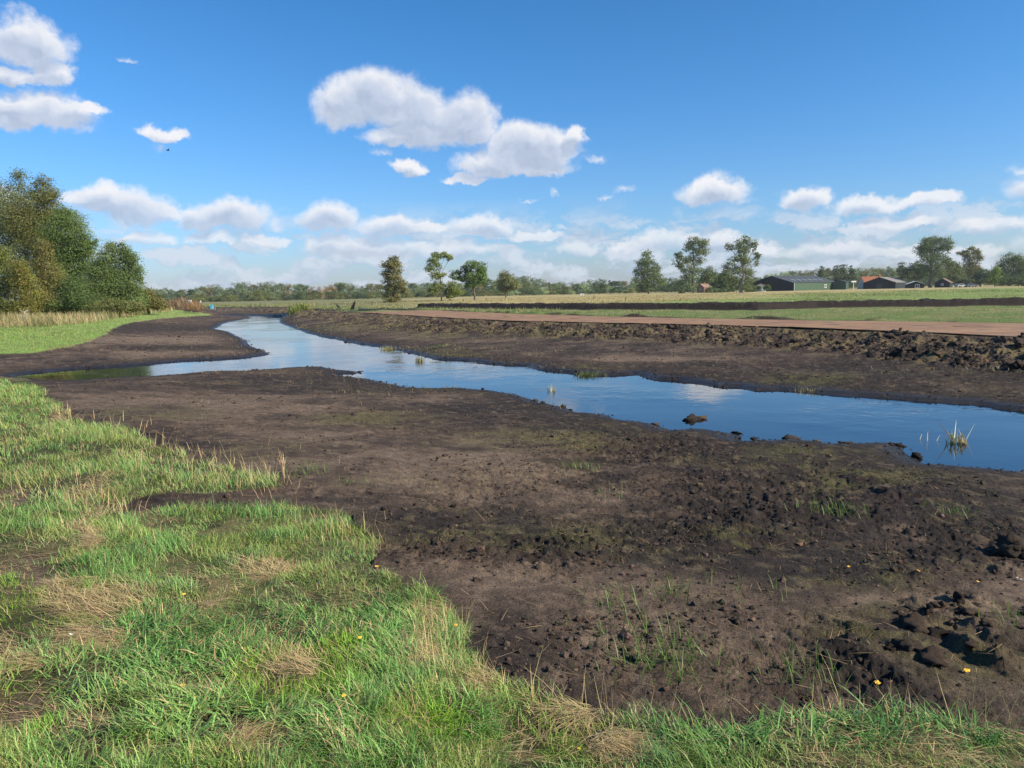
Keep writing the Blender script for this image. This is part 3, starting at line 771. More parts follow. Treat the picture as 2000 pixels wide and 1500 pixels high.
    S.append(blades(np.c_[P, z - .01], RNG.uniform(0, 6.28, n), RNG.uniform(.08, .28, n), RNG.uniform(.0014, .0026, n) * np.maximum(1, r / 5), np.abs(RNG.normal(.25, .3, n)), RNG.uniform(-.2, .9, n), vary(S_A, n, .2), 3))
    blade_object('straw', S, M_STRAW, kind='stuff')
    # sparse sprouts, moss shoots and lying stalks on the bare mud
    x, y, r = polar(330000, 2.2, 60, 1.5, -43, 43)
    z, dw, dr, Z = ground_at(x, y)
    f = fbm(x, y, 0.35, 3, 230); f2 = fbm(x, y, 1.4, 3, 231)
    ok = (Z['g'] < .5) & (Z['lawn'] < .5) & (~Z['field']) & (dw > 0.25)
    pr = (0.55 * Z['moss'] * ss(f, 0.42, 0.62) + 0.04 * ss(f2, 0.5, 0.7) * ss(f, .45, .65)) * ok
    keep = RNG.uniform(0, 1, len(x)) < pr
    X, Y, RR, ZZ = x[keep], y[keep], r[keep], z[keep]; n = len(X)
    c = lerp(np.repeat(C(.13,.14,.035)[None], n, 0), np.repeat(C(.18,.15,.06)[None], n, 0), RNG.uniform(0, 1, n))
    L = [blades(np.c_[X, Y, ZZ - .002], RNG.uniform(0, 6.28, n), RNG.uniform(.012, .04, n) * (1 + RR / 30), RNG.uniform(.0016, .0034, n) * np.maximum(1, RR / 4.5), np.abs(RNG.normal(.5, .4, n)), RNG.uniform(0, 1, n), vary(c, n, .25), 2)]
    # clumps of green sprouts here and there
    T_ = [(1310,1170,50),(1190,1200,40),(1240,1275,40),(1370,1310,30),(1640,950,130),(1560,1345,60),(1135,872,80),(1290,1310,40),(1250,1340,50),(1180,930,20),(600,925,50),(690,940,40),(1330,1345,90),(1480,1150,20),(1860,940,60),(2000,1200,40),(925,640,60),(860,660,60)]
    P = []
    for (a, b, q) in T_:
        c0 = at(a, b, -0.2)
        for _ in range(q): P.append(c0[:2] + np.array([rnd.gauss(0, .10), rnd.gauss(0, .10)]) * (1 + np.hypot(*c0[:2]) / 15))
    P = np.array(P); n = len(P); zz, dw_, dr_, Z_ = ground_at(P[:, 0], P[:, 1]); rr = np.hypot(P[:, 0], P[:, 1])
    L.append(blades(np.c_[P, zz - .003], RNG.uniform(0, 6.28, n), RNG.uniform(.05, .17, n), RNG.uniform(.003, .006, n) * np.maximum(1, rr / 7), np.abs(RNG.normal(.35, .3, n)), RNG.uniform(0, 1.2, n), vary(C(.13,.20,.05), n, .25), 3))
    blade_object('sprouting_plants', L, M_BLADE, kind='stuff')
    keep = RNG.uniform(0, 1, len(x)) < (0.010 + 0.016 * ss(f2, .5, .65) + 0.03 * Z['moss']) * ok * (r < 22)
    X, Y, RR, ZZ = x[keep], y[keep], r[keep], z[keep]; n = len(X)
    c = lerp(np.repeat(C(.40,.27,.14)[None], n, 0), np.repeat(C(.22,.14,.085)[None], n, 0), RNG.uniform(0, 1, n) ** .6)
    S = [blades(np.c_[X, Y, ZZ + .006], RNG.uniform(0, 6.28, n), RNG.uniform(.03, .16, n) * (1 + 1.2 * (RNG.uniform(0, 1, n) > .93)), RNG.uniform(.0020, .0046, n) * np.maximum(1, RR / 6), RNG.normal(1.5, .08, n), RNG.uniform(-.15, .15, n), vary(c, n, .2), 3)]
    blade_object('dead_stalks', S, M_STRAW, kind='stuff')
near_grass()

def far_grass():
    L = []
    # tall pale grass in front of the grove
    poly = [(-420,604),(0,604),(120,603),(250,600),(335,599),(345,607),(300,613),(240,622),(160,633),(80,641),(0,641),(-420,650)]
    P = []
    q = px_q = np.c_[RNG.uniform(-400, 345, 60000), RNG.uniform(598, 645, 60000)]
    k = inside(q[:, 0], q[:, 1], poly); q = q[k][:26000]
    P = ats(q, 0.0); n = len(P); r = np.hypot(P[:, 0], P[:, 1])
    f = fbm(P[:, 0], P[:, 1], 3, 3, 301)
    c = lerp(np.repeat(C(.40,.30,.155)[None], n, 0), np.repeat(C(.23,.195,.085)[None], n, 0), ss(f + RNG.normal(0, .1, n), .35, .65))
    c = np.where((RNG.uniform(0, 1, n) < .16)[:, None], np.repeat(C(.13,.16,.05)[None], n, 0), c)
    L.append(blades(np.c_[P, np.zeros(n)], RNG.normal(3.4, 1.0, n), RNG.uniform(.45, 1.0, n) * (.7 + .6 * f), RNG.uniform(.018, .04, n) * r / 60, np.abs(RNG.normal(.15, .12, n)), RNG.uniform(.1, .9, n), vary(c, n, .16), 3))
    # short lawn on the left
    q = np.c_[RNG.uniform(-200, 420, 50000), RNG.uniform(606, 695, 50000)]; k = inside(q[:, 0], q[:, 1], LAWN_LEFT[0]); q = q[k]
    P = ats(q, 0.0); z, dw, dr, Z = ground_at(P[:, 0], P[:, 1]); k = Z['lawn'] > .5; P = P[k]; z = z[k]; n = len(P); r = np.hypot(P[:, 0], P[:, 1])
    L.append(blades(np.c_[P, z], RNG.uniform(0, 6.28, n), RNG.uniform(.05, .14, n), RNG.uniform(.008, .016, n) * r / 25, np.abs(RNG.normal(.3, .25, n)), RNG.uniform(.1, .9, n), vary(lerp(np.repeat(C(.17,.29,.06)[None], n, 0), np.repeat(C(.32,.30,.10)[None], n, 0), RNG.uniform(0, 1, n) ** 1.6), n, .14), 2))
    # fields beyond the plates
    x, y, r = polar(170000, 21, 210, 1.1, -34, 43)
    z, dw, dr, Z = ground_at(x, y)
    ok = Z['field']
    x, y, r, z = x[ok], y[ok], r[ok], z[ok]
    inroad = inside(x, y, np.vstack([ROAD_NEAR, ROAD_FAR[::-1]])); rd = seg_dist(x, y, ROAD_FAR, False); q = seg_dist(x, y, RIDGE, False)
    bey = inside(x, y, np.vstack([RIDGE, np.array([[-200, 400], [-200, 2000], [2000, 2000], [2000, 30]])])); t = np.where(bey, q, -q)
    f1 = fbm(x, y, 1.2, 3, 310); f2 = fbm(x, y, 5, 3, 311); f3 = fbm(x, y, 12, 3, 312)
    ok = (~inroad) & (rd > .25) & ~((t > -.5) & (t < 2.9) & (x + .35 * y > -2)) & (RNG.uniform(0, 1, len(x)) < .25 + .9 * ss(f1, .38, .6))
    x, y, r, z, f1, f2, f3, rd, bey = (v[ok] for v in (x, y, r, z, f1, f2, f3, rd, bey)); n = len(x)
    ang = x / y
    rough = ss(-ang, -0.28, 0.0) * (1 - bey) + 0.7 * bey * ss(f3, .4, .6) + .6 * (rd < 1.5)
    ln = (.05 + .20 * rough * ss(f2, .35, .6)) * RNG.uniform(.6, 1.5, n)
    green = ss(ang * 3.2 + 1.2 * (fbm(x, y, 9, 3, 104) - .5) - (r - 70) / 110.0, .15, .75)
    c1 = lerp(np.repeat(C(.115,.18,.042)[None], n, 0), np.repeat(C(.26,.24,.10)[None], n, 0), ss(f1 * .5 + f2 * .5 + RNG.normal(0, .06, n), .40, .60))
    c2 = lerp(np.repeat(C(.37,.29,.145)[None], n, 0), np.repeat(C(.17,.20,.07)[None], n, 0), np.clip(green * .8 + ss(f2, .55, .7) * .35, 0, 1))
    lf = ss(-ang, .02, .2)
    c2 = lerp(c2, np.repeat(C(.24,.22,.10)[None], n, 0), lf)
    c = np.where(bey[:, None], c2, c1)
    L.append(blades(np.c_[x, y, z], RNG.uniform(0, 6.28, n), ln, RNG.uniform(.010, .02, n) * r / 22, np.abs(RNG.normal(.35, .3, n)), RNG.uniform(.1, .9, n), vary(c, n, .18), 2))
    # sods and tufts on the churned bank and the far mud
    x, y, r = polar(90000, 9, 110, 1.3, -25, 43)
    z, dw, dr, Z = ground_at(x, y)
    f1 = fbm(x, y, .9, 3, 320); f2 = fbm(x, y, 3.2, 3, 321)
    bank = (dr > .05) & (dr < 5.4) & (dw > 1.0)
    farmud = (~Z['field']) & (Z['g'] < .5) & (Z['lawn'] < .5) & (dw > .05) & (y > 10 + 0 * x) & (Z['py'] < 800)
    wl = (dw > -.02) & (dw < .8) & farmud
    pr = bank * ss(f1, .52, .66) * .9 + farmud * ss(f1, .55, .7) * ss(f2, .48, .62) * .7 + wl * ss(f2, .52, .64) * .45
    k = RNG.uniform(0, 1, len(x)) < pr; x, y, r, z, f2 = x[k], y[k], r[k], z[k], f2[k]; n = len(x)
    c = lerp(np.repeat(C(.15,.17,.055)[None], n, 0), np.repeat(C(.30,.225,.11)[None], n, 0), ss(f2 + RNG.normal(0, .15, n), .35, .6))
    L.append(blades(np.c_[x, y, z - .01], RNG.uniform(0, 6.28, n), RNG.uniform(.05, .20, n), RNG.uniform(.008, .016, n) * np.maximum(r, 12) / 22, np.abs(RNG.normal(.6, .4, n)), RNG.uniform(.1, 1.1, n), vary(c, n, .2), 2))
    blade_object('field_grass', L, M_BLADE, kind='stuff')
far_grass()

# ------------------------------------------------------------------ lumps of peat
def ico(sub):
    import bmesh
    bm = bmesh.new(); bmesh.ops.create_icosphere(bm, subdivisions=sub, radius=1.0)
    V = np.array([v.co[:] for v in bm.verts]); F = np.array([[v.index for v in f.verts] for f in bm.faces]); bm.free(); return V, F
def peat_material():
    mt, T, b, o = mat('peat_lump')
    a = T.node('ShaderNodeAttribute'); a.attribute_name = 'albedo'
    co = T.node('ShaderNodeTexCoord').outputs['Object']
    n = T.noise(co, 40, 5, .7)
    sc = T.node('ShaderNodeVectorMath', operation='SCALE'); T.l.new(a.outputs['Color'], sc.inputs[0])
    T.l.new(T.mapr(n.outputs[0], .25, .75, .55, 1.45, smooth=False), sc.inputs['Scale']); T.l.new(sc.outputs[0], b.inputs['Base Color'])
    b.inputs['Roughness'].default_value = .9; b.inputs['Specular IOR Level'].default_value = .15
    bp = T.node('ShaderNodeBump'); bp.inputs['Strength'].default_value = .8; bp.inputs['Distance'].default_value = .02
    T.l.new(n.outputs[0], bp.inputs['Height']); T.l.new(bp.outputs[0], b.inputs['Normal'])
    return mt
M_PEAT = peat_material()
def lump_variants(k, sub, amp, seed):
    V, F = ico(sub); out = []
    g = np.random.default_rng(seed)
    for i in range(k):
        v = V.copy(); o = g.uniform(0, 50, 3)
        for fr, am in ((1.0, amp), (2.6, amp * .6), (5.5, amp * .4), (10., amp * .22)):
            nn = fbm(v[:, 0] * fr + o[0] + v[:, 2] * fr * .7, v[:, 1] * fr + o[1] - v[:, 2] * fr * .6, 1.0, 2, i + 7) - .5
            v = v * (1 + 2 * am * nn)[:, None]
        v *= g.uniform(.7, 1.25, 3) * np.array([1, 1, .72]); out.append(v)
    return out, F
def crumbs():
    var, F = lump_variants(8, 1, .6, 4)
    x, y, r = polar(230000, 2.2, 48, 1.6, -43, 43)
    z, dw, dr, Z = ground_at(x, y)
    f = fbm(x, y, .6, 3, 330)
    mud = (~Z['field']) & (Z['g'] < .5) & (Z['lawn'] < .5) & (dw > -.12)
    bank = (dr > .2) & (dr < 4.8)
    shore = (dw < .35)
    pr = mud * (0.035 + 0.16 * Z['rough'] * ss(f, .42, .6) + .08 * ss(f, .5, .66) + .35 * bank + .16 * shore)
    k = RNG.uniform(0, 1, len(x)) < pr; x, y, r, z, dw, bank = x[k], y[k], r[k], z[k], dw[k], bank[k]; n = len(x)
    s = RNG.lognormal(-5.15, .5, n) * (1 + .05 * r) * np.where(bank, 1.7, 1.0); s = s.clip(.003, .11)
    z = np.where(dw < 0, ZW - s * .2, z)
    nv = len(var[0]); rz = RNG.uniform(0, 6.28, n); vi = RNG.integers(0, 8, n)
    B = np.stack(var)[vi] * s[:, None, None]
    c_, s_ = np.cos(rz)[:, None], np.sin(rz)[:, None]
    V = np.stack([B[..., 0] * c_ - B[..., 1] * s_ + x[:, None], B[..., 0] * s_ + B[..., 1] * c_ + y[:, None], B[..., 2] + (z + s * .25)[:, None]], -1)
    Fm = (F[None] + (np.arange(n) * nv)[:, None, None]).reshape(-1, 3)
    col = lerp(np.repeat(MUD_DARK[None], n, 0), np.repeat(MUD_MID[None] * 1.35, n, 0), RNG.uniform(0, 1, n) ** 1.5 * ss(dw, .1, 1.5))
    me = new_mesh('soil_crumbs', V.reshape(-1, 3), Fm, {'albedo': np.repeat(vary(col, n, .2)[:, None], nv, 1).reshape(-1, 3)}, smooth=False, mats=[M_PEAT])
    tag(link('soil_crumbs', me), kind='stuff'); print('crumbs', n)
crumbs()
def clods():
    var, F = lump_variants(6, 3, .95, 9)
    meshes = []
    for i, v in enumerate(var):
        c = [MUD_DARK * .9, MUD_MID, MUD_DARK, C(.06, .045, .035), MUD_MID * .8, MUD_DARK * .8][i]
        meshes.append(new_mesh('peat_clod', v, F, {'albedo': np.repeat(c[None], len(v), 0)}, smooth=True, mats=[M_PEAT]))
    first = {}
    def put(p, s, i, label, group=None, sq=(1, 1, 1)):
        o = link('peat_clod', meshes[i], None, p, rnd.uniform(0, 6)); o.scale = (s * sq[0], s * sq[1], s * sq[2])
        tag(o, label, 'clod', group)
    # the island lump in the water and the ones at the right edge
    p = at(1350, 820, ZW); put((p[0], p[1], ZW + .01), .14, 0, 'dark peat lump standing alone in the open water of the river', None, (1.25, .7, .6))
    p = at(1372, 818, ZW); put((p[0], p[1], ZW + .01), .09, 1, 'small right-hand lump touching the dark lump that stands in the river', None, (1.2, .6, .7))
    p = at(1986, 1040, -.25); z = ground_z(p[0], p[1])[0]; put((p[0], p[1], z + .03), .09, 3, 'large dark clod on the mud at the right edge of the view', None)
    for (a, b, s) in [(1545,858,.07),(1470,858,.05),(1595,865,.05),(1241,826,.04),(1282,830,.05),(1790,893,.06),(1752,872,.06),(1440,846,.05),(505,690,.12),(700,727,.06),(1046,783,.04),(1100,795,.05),(770,752,.05),(1655,868,.06)]:
        p = at(a, b, ZW); put((p[0], p[1], ZW + s * .2), s, rnd.randrange(6), f'{"tiny" if s < .052 else "small"} wet peat clod at the waterline {"left of the river bend" if a < 800 else "left of the lone lump in the river" if a < 1300 else "near the lone lump in the river" if a < 1580 else "near the broken reed cluster"}', 'wet clods along the waterline', (1.2, 1, .8))
    for _ in range(24):
        a, b = rnd.gauss(1870, 75), rnd.gauss(1160, 42)
        p = at(a, b, -.1); z = ground_z(p[0], p[1])[0]; s = rnd.uniform(.016, .05); put((p[0], p[1], z), s, rnd.randrange(6), f'{"very small" if s < .027 else "small" if s < .038 else "larger"} crumbly clod on the {"left" if a < 1830 else "middle" if a < 1910 else "right"} of the churned heap at lower right', 'clods of the churned heap in the foreground')
    n = 0
    while n < 150:
        t = rnd.uniform(0, 1); a = 720 + 1330 * t ** .8
        j = np.interp(a, [q[0] for q in ROAD_NEAR_PX[::-1]], [q[1] for q in ROAD_NEAR_PX[::-1]])
        b = j + rnd.uniform(2, 10 + 36 * t); p = at(a, b, -.15)
        g, dw, dr, Z = ground_at(np.array([p[0]]), np.array([p[1]]))
        if dr[0] < .35 or dr[0] > 4.7 or dw[0] < 1: continue
        s = rnd.uniform(.05, .12); put((p[0], p[1], g[0]), s, rnd.randrange(6), f'{"small" if s < .073 else "medium" if s < .097 else "large"} dark clod {"against the rusty track" if dr[0] < 2.2 else "midway down the bank" if dr[0] < 3.5 else "at the bank foot"} {"below the lone trees" if a < 1000 else "below the brownish round tree" if a < 1200 else "below the tall poplars" if a < 1480 else "below the barn" if a < 1700 else "below the farm sheds" if a < 1860 else "by the right edge"}', 'clods of dug peat along the rusty track'); n += 1
clods()

# ------------------------------------------------------------------ trees
def bark(name, col):
    return plain(name, (*col,), 0.9, 0, .35, 2.0, .5)
M_BARK = bark('bark', (.13, .105, .08)); M_PALEBARK = bark('pale_bark', (.38, .34, .28)); M_TWIG = bark('twigs', (.25, .17, .11))
def crown_arrays(lobes, n, leaf, col, autumn, seed, y_flat=.8, fill=.35, amount=.35, clump=.20):
    """leaf-sized faces in small sprays spread through ellipsoid lobes (x, y, z, rx, ry, rz)"""
    g = np.random.default_rng(seed)
    Ls = np.array(lobes, float); vol = (Ls[:, 3] * Ls[:, 5]) ** 1.0; pr = vol / vol.sum()
    nc = max(12, int(n / 26))
    li = g.choice(len(Ls), nc, p=pr); d = g.normal(0, 1, (nc, 3)); d /= np.linalg.norm(d, axis=1, keepdims=True)
    rad = (np.where(g.uniform(0, 1, nc) < fill, g.uniform(.2, .8, nc), g.uniform(.72, 1.06, nc)) * np.where(g.uniform(0, 1, nc) < .16, g.uniform(1.05, 1.42, nc), 1.0))[:, None]
    cc = Ls[li, :3] + d * rad * Ls[li, 3:6]
    tone = g.normal(1, .22, nc).clip(.5, 1.6); aut = (g.uniform(0, 1, nc) ** 2.0)
    per = max(3, int(n / nc)); N = nc * per
    ci = np.repeat(np.arange(nc), per)
    sp = np.minimum(Ls[li, 3], Ls[li, 5])[ci][:, None] * clump * 1.1 * g.uniform(.7, 1.5, (N, 1))
    off = g.normal(0, 1, (N, 3)); p = cc[ci] + off * sp * np.array([1.25, 1.25, .8])
    nrm = d[ci] * .7 + off * .35 + g.normal(0, .75, (N, 3)) + np.array([0, 0, .35]); nrm /= np.linalg.norm(nrm, axis=1, keepdims=True)
    t = np.cross(nrm, g.normal(0, 1, (N, 3))); t /= np.linalg.norm(t, axis=1, keepdims=True) + 1e-9; b = np.cross(nrm, t)
    s = leaf * g.uniform(.55, 1.35, (N, 1))
    V = np.stack([p - t * s, p - b * s * .55 + nrm * s * .12, p + t * s, p + b * s * .55 + nrm * s * .12], 1).reshape(-1, 3)
    F = np.arange(N * 4).reshape(-1, 4)
    c = np.asarray(col)[None] * C(1.32, 1.5, 1.25) * tone[ci][:, None] * g.normal(1, .12, (N, 1)).clip(.6, 1.5)
    k = (aut[ci] * amount * 2).clip(0, 1)[:, None] * g.uniform(.4, 1, (N, 1))
    c = c * (1 - k) + np.asarray(autumn)[None] * k
    return V, F, np.repeat(c.clip(0, 1), 4, 0)
def wood_mesh(name, lobes, H, r0, seed, mt, base=(0, 0), stems=1):
    g = random.Random(seed); mb = MB()
    tops = sorted(lobes, key=lambda l: -l[2])
    for s_ in range(stems):
        tx, ty, tz = tops[0][:3] if s_ == 0 else tops[min(s_ * 2, len(tops) - 1)][:3]
        bx = base[0] + (s_ - (stems - 1) / 2) * r0 * 2.4
        pts = [(bx, base[1], -.15), (bx + g.uniform(-.1, .1) * r0 * 2, base[1], H * .12)]
        for q in (.3, .5, .7, .92):
            pts.append((bx + (tx - bx) * q ** 1.2 + g.uniform(-1, 1) * r0 * .7, base[1] + (ty - base[1]) * q + g.uniform(-1, 1) * r0 * .7, tz * q))
        rr = np.array([1.25, 1.0, .8, .6, .38, .12]) * r0 / (1 if stems == 1 else 1.5)
        mb.tube(pts, rr, 8)
        P = np.array(pts)
        for l in lobes[s_::stems]:
            z0 = max(min(l[2] * .62, tz * .8), H * .12); j = np.interp(z0, P[:, 2], np.arange(len(P)))
            p0 = P[int(j)] + (P[min(int(j) + 1, len(P) - 1)] - P[int(j)]) * (j - int(j))
            e = np.array(l[:3]); mid = (p0 + e) / 2 + np.array([g.uniform(-.1, .1), g.uniform(-.1, .1), .04]) * np.linalg.norm(e - p0)
            w = r0 * .38
            mb.tube([p0, mid, e], [w, w * .6, w * .2], 5)
            for _ in range(5):
                q = e + np.array([g.uniform(-.9, .9) * l[3], g.uniform(-.9, .9) * l[4], g.uniform(-.5, .9) * l[5]])
                st = mid + (e - mid) * g.uniform(.2, 1)
                mb.tube([st, (st + q) / 2 + np.array([0, 0, .04 * l[5]]), q], [w * .3, w * .2, w * .07], 4)
    return mb.mesh(name, mt)
def tree_px(name, label, cat, lobes, base_px, dist, col, autumn, n, leaf_px=1.6, r0_px=2.2, bk=None, amount=.35, group=None, stems=1, fill=.35, clump=.20, depth=.9):
    """a tree standing at distance dist whose lobes were read from the photograph as (x, y, half width, half height)"""
    b = at_dist(base_px, dist); hy = 592.5 - .021 * base_px; s = dist / FPX * math.sqrt(1 + (b[0] / b[1]) ** 2) ** 0.0
    g = random.Random(hash(label) % 1000 if False else int(base_px * 7 + dist))
    L = []
    ang = math.atan2(b[0], b[1])
    for (x, y, rx, rz) in lobes:
        L.append(((x - base_px) * s, g.uniform(-.5, .5) * rx * s, (hy + .021 * (base_px - x) * -1 * 0 - y) * s + CAM_H, rx * s, rx * s * depth, rz * s))
    H = max(l[2] + l[5] for l in L)
    root = link(name, None, None, (b[0], b[1], ground_z(b[0], b[1])[0])); tag(root, label, cat, group)
    gr = dist < 100
    V, F, A = crown_arrays(L, int(n * (2.2 if gr else 1.5)), leaf_px * s * (.86 if gr else 1.12), col, autumn, int(base_px) + 3, amount=amount, fill=fill, clump=clump)
    link('crown', new_mesh('crown', V, F, {'albedo': A}, mats=[M_LEAF]), root)
    link('trunk', wood_mesh('trunk', L, H, r0_px * s, int(base_px), bk or M_BARK, stems=stems), root)
    return root

GRN, DGRN, OLV, YGR, BRN, RUST, BLU =  C(.085,.125,.040), C(.052,.082,.034), C(.115,.110,.036), C(.19,.185,.035), C(.17,.115,.045), C(.21,.115,.045), C(.10,.125,.065)
BR2 = C(.20,.15,.055)
# the grove on the left
tree_px('birch_tree', 'tall tree with a pale wispy top at the far left edge, rearmost of the grove', 'tree', [(5,372,30,22),(-40,400,60,40),(10,420,50,40),(-30,470,70,50),(20,480,40,40),(-60,540,80,60)], 0, 98, OLV, BR2, 15000, group='trees of the grove on the left', amount=.45)
tree_px('birch_tree', 'tall tree in the left grove whose feathery pale crown tip rises highest', 'tree', [(57,352,17,15),(50,380,34,22),(60,410,48,30),(30,440,50,40),(70,460,44,36),(50,520,60,50)], 55, 94, C(.12,.125,.06), OLV, 15000, group='trees of the grove on the left', amount=.5)
tree_px('birch_tree', 'tall olive and rust tinted tree beside the highest crown of the left grove', 'tree', [(104,362,15,13),(100,385,26,20),(118,392,18,16),(90,415,40,26),(125,425,20,22),(90,460,46,40),(60,440,34,30),(110,510,44,44)], 100, 90, OLV, BRN, 16000, group='trees of the grove on the left', amount=.5)
tree_px('alder_tree', 'dense dark green tree forming the right shoulder of the left grove', 'tree', [(135,422,20,16),(150,440,28,20),(128,455,30,26),(165,462,24,20),(150,485,36,26),(180,492,16,14),(120,500,34,30),(160,520,34,26),(192,478,12,8),(125,545,36,34),(165,560,30,30),(150,590,40,22)], 150, 84, C(.095,.122,.036), OLV, 24000, group='trees of the grove on the left', amount=.25)
tree_px('alder_tree', 'airy green tree standing out as the rightmost of the left grove', 'tree', [(230,488,13,12),(250,492,10,12),(222,508,20,16),(252,514,18,15),(266,508,10,10),(205,530,24,18),(240,538,28,18),(272,532,10,10),(225,560,36,20),(262,560,18,18),(278,548,6,8),(240,585,38,20),(200,572,28,28)], 238, 80, C(.105,.128,.048), OLV, 22000, group='trees of the grove on the left', amount=.3, clump=.25)
tree_px('birch_tree', 'slender brown leaved birch with a white stem in front of the left grove', 'tree', [(92,490,15,18),(90,520,20,22),(95,550,24,24),(88,585,26,22),(100,600,22,14)], 94, 76, C(.135,.115,.04), BRN, 9000, group='young trees in front of the grove', bk=M_PALEBARK, amount=.5, r0_px=1.2)
tree_px('birch_tree', 'small rust tipped tree in front of the left grove beside the white stemmed birch', 'tree', [(50,525,14,16),(48,548,20,20),(52,575,24,24),(45,600,28,16)], 52, 74, C(.15,.14,.035), RUST, 8000, group='young trees in front of the grove', amount=.6, r0_px=1.2)
tree_px('birch_tree', 'yellowing young tree at the left edge below the tall grove', 'tree', [(8,500,18,18),(12,530,22,24),(5,565,26,26),(14,598,24,18),(-25,560,30,40)], 10, 75, C(.125,.125,.035), C(.18,.15,.04), 9000, group='young trees in front of the grove', amount=.5, r0_px=1.2)
tree_px('willow_shrub', 'bushy dark green shrub filling the foot of the left grove', 'shrub', [(150,580,34,22),(120,598,36,16),(180,592,34,20),(145,560,26,20)], 150, 77, C(.075,.10,.035), OLV, 9000, amount=.3)
tree_px('willow_shrub', 'brownish low shrub at the right foot of the left grove', 'shrub', [(282,580,18,16),(300,592,18,12),(268,592,18,14),(315,598,12,7)], 288, 84, C(.12,.10,.035), BRN, 6000, amount=.5)
tree_px('willow_shrub', 'olive low bushes under the airy rightmost tree of the left grove', 'shrub', [(215,598,36,12),(250,600,30,10)], 230, 74, C(.11,.11,.04), BRN, 5000, amount=.4)

# trees standing in the middle of the view
G1 = 'three lone trees in the middle of the view'
tree_px('field_tree', 'lone tree with thin russet brown crown, leftmost of the three in mid view', 'tree', [(772,510,10,9),(763,520,13,11),(776,526,12,12),(758,538,11,10),(770,545,15,12),(757,553,8,7),(778,560,13,10),(788,553,6,6),(764,566,10,10),(790,568,7,6),(768,582,17,8)], 770, 150, C(.13,.115,.05), BRN, 6500, 1.25, 1.4, group=G1, amount=.55, stems=2, fill=.3)
tree_px('field_tree', 'lone tree with a sparse hooked pale green top and a yellow leafed lower bough', 'tree', [(872,502,10,6),(858,500,12,7),(880,508,5,5),(848,512,10,9),(842,526,8,8),(856,524,8,8),(852,540,10,8),(866,543,8,9),(858,558,14,8),(848,568,10,6),(884,560,14,9),(892,570,12,8),(875,572,12,8),(880,582,8,5)], 862, 165, C(.14,.155,.055), YGR, 6000, 1.2, 1.3, group=G1, amount=.6, fill=.3)
tree_px('field_tree', 'lone dark trunked tree with a broad green top, rightmost of the three in mid view', 'tree', [(925,520,15,8),(940,524,12,9),(912,528,10,7),(938,536,12,8),(920,540,16,9),(898,532,9,6),(888,538,8,8),(903,545,10,7),(936,550,14,9),(918,556,10,8),(945,545,7,7)], 927, 168, C(.085,.125,.035), OLV, 6500, 1.2, 1.7, group=G1, amount=.3, fill=.3)
tree_px('field_tree', 'rounded brownish tree on a short trunk right of the three lone trees', 'tree', [(987,540,11,9),(996,550,12,10),(980,553,9,9),(1002,560,11,8),(986,565,12,7)], 988, 235, C(.14,.14,.065), BR2, 4000, 1.1, 1.4, amount=.45)
G2 = 'three tall poplars before the farm'
tree_px('poplar_tree', 'lowest and leftmost of the three tall poplars, an even greyish green cone', 'tree', [(1262,502,9,9),(1256,515,11,9),(1270,514,9,9),(1250,530,11,9),(1266,530,12,10),(1281,524,8,9),(1246,546,11,9),(1262,548,12,10),(1280,542,12,10),(1290,552,8,8),(1270,562,16,8),(1252,562,10,8)], 1267, 290, C(.105,.125,.058), OLV, 7500, 1.05, 1.7, group=G2, amount=.3, fill=.3)
tree_px('poplar_tree', 'middle one of the three tall poplars, ragged with a bare gap on its left', 'tree', [(1354,474,12,9),(1372,478,10,9),(1343,484,10,8),(1362,492,14,10),(1376,494,8,9),(1326,500,8,7),(1334,510,11,8),(1320,514,7,7),(1350,510,13,10),(1368,510,9,9),(1328,522,8,6),(1346,526,14,9),(1362,528,11,9),(1344,544,17,9),(1340,560,18,9)], 1354, 295, C(.11,.125,.06), OLV, 8500, 1.05, 2.0, group=G2, amount=.3, fill=.3)
tree_px('poplar_tree', 'rightmost of the three tall poplars with a thick pale trunk leaning by the barn', 'tree', [(1455,470,10,8),(1440,478,12,9),(1466,478,9,8),(1424,484,8,7),(1450,490,13,9),(1472,490,6,8),(1444,503,12,9),(1479,503,6,8),(1430,512,11,9),(1456,512,11,9),(1476,515,6,8),(1420,524,8,8),(1440,527,15,10),(1460,530,11,9),(1418,538,10,10),(1436,546,15,9),(1462,546,12,10),(1455,560,18,8),(1430,560,12,8)], 1449, 235, C(.115,.125,.06), OLV, 9000, 1.1, 3.2, bk=M_PALEBARK, group=G2, amount=.3, fill=.3)
tree_px('field_tree', 'round topped olive tree right behind the middle tall poplar', 'tree', [(1384,535,15,12),(1374,545,14,12),(1396,548,12,12),(1388,560,20,9)], 1385, 320, C(.10,.115,.045), OLV, 4500, 1.1, 1.6, amount=.3)
tree_px('field_tree', 'dark low tree between the tall poplars, left of the thick pale trunk', 'tree', [(1412,545,10,12),(1405,558,14,9),(1420,562,12,8)], 1410, 290, C(.06,.08,.035), OLV, 3500, 1.1, 1.4, amount=.2)
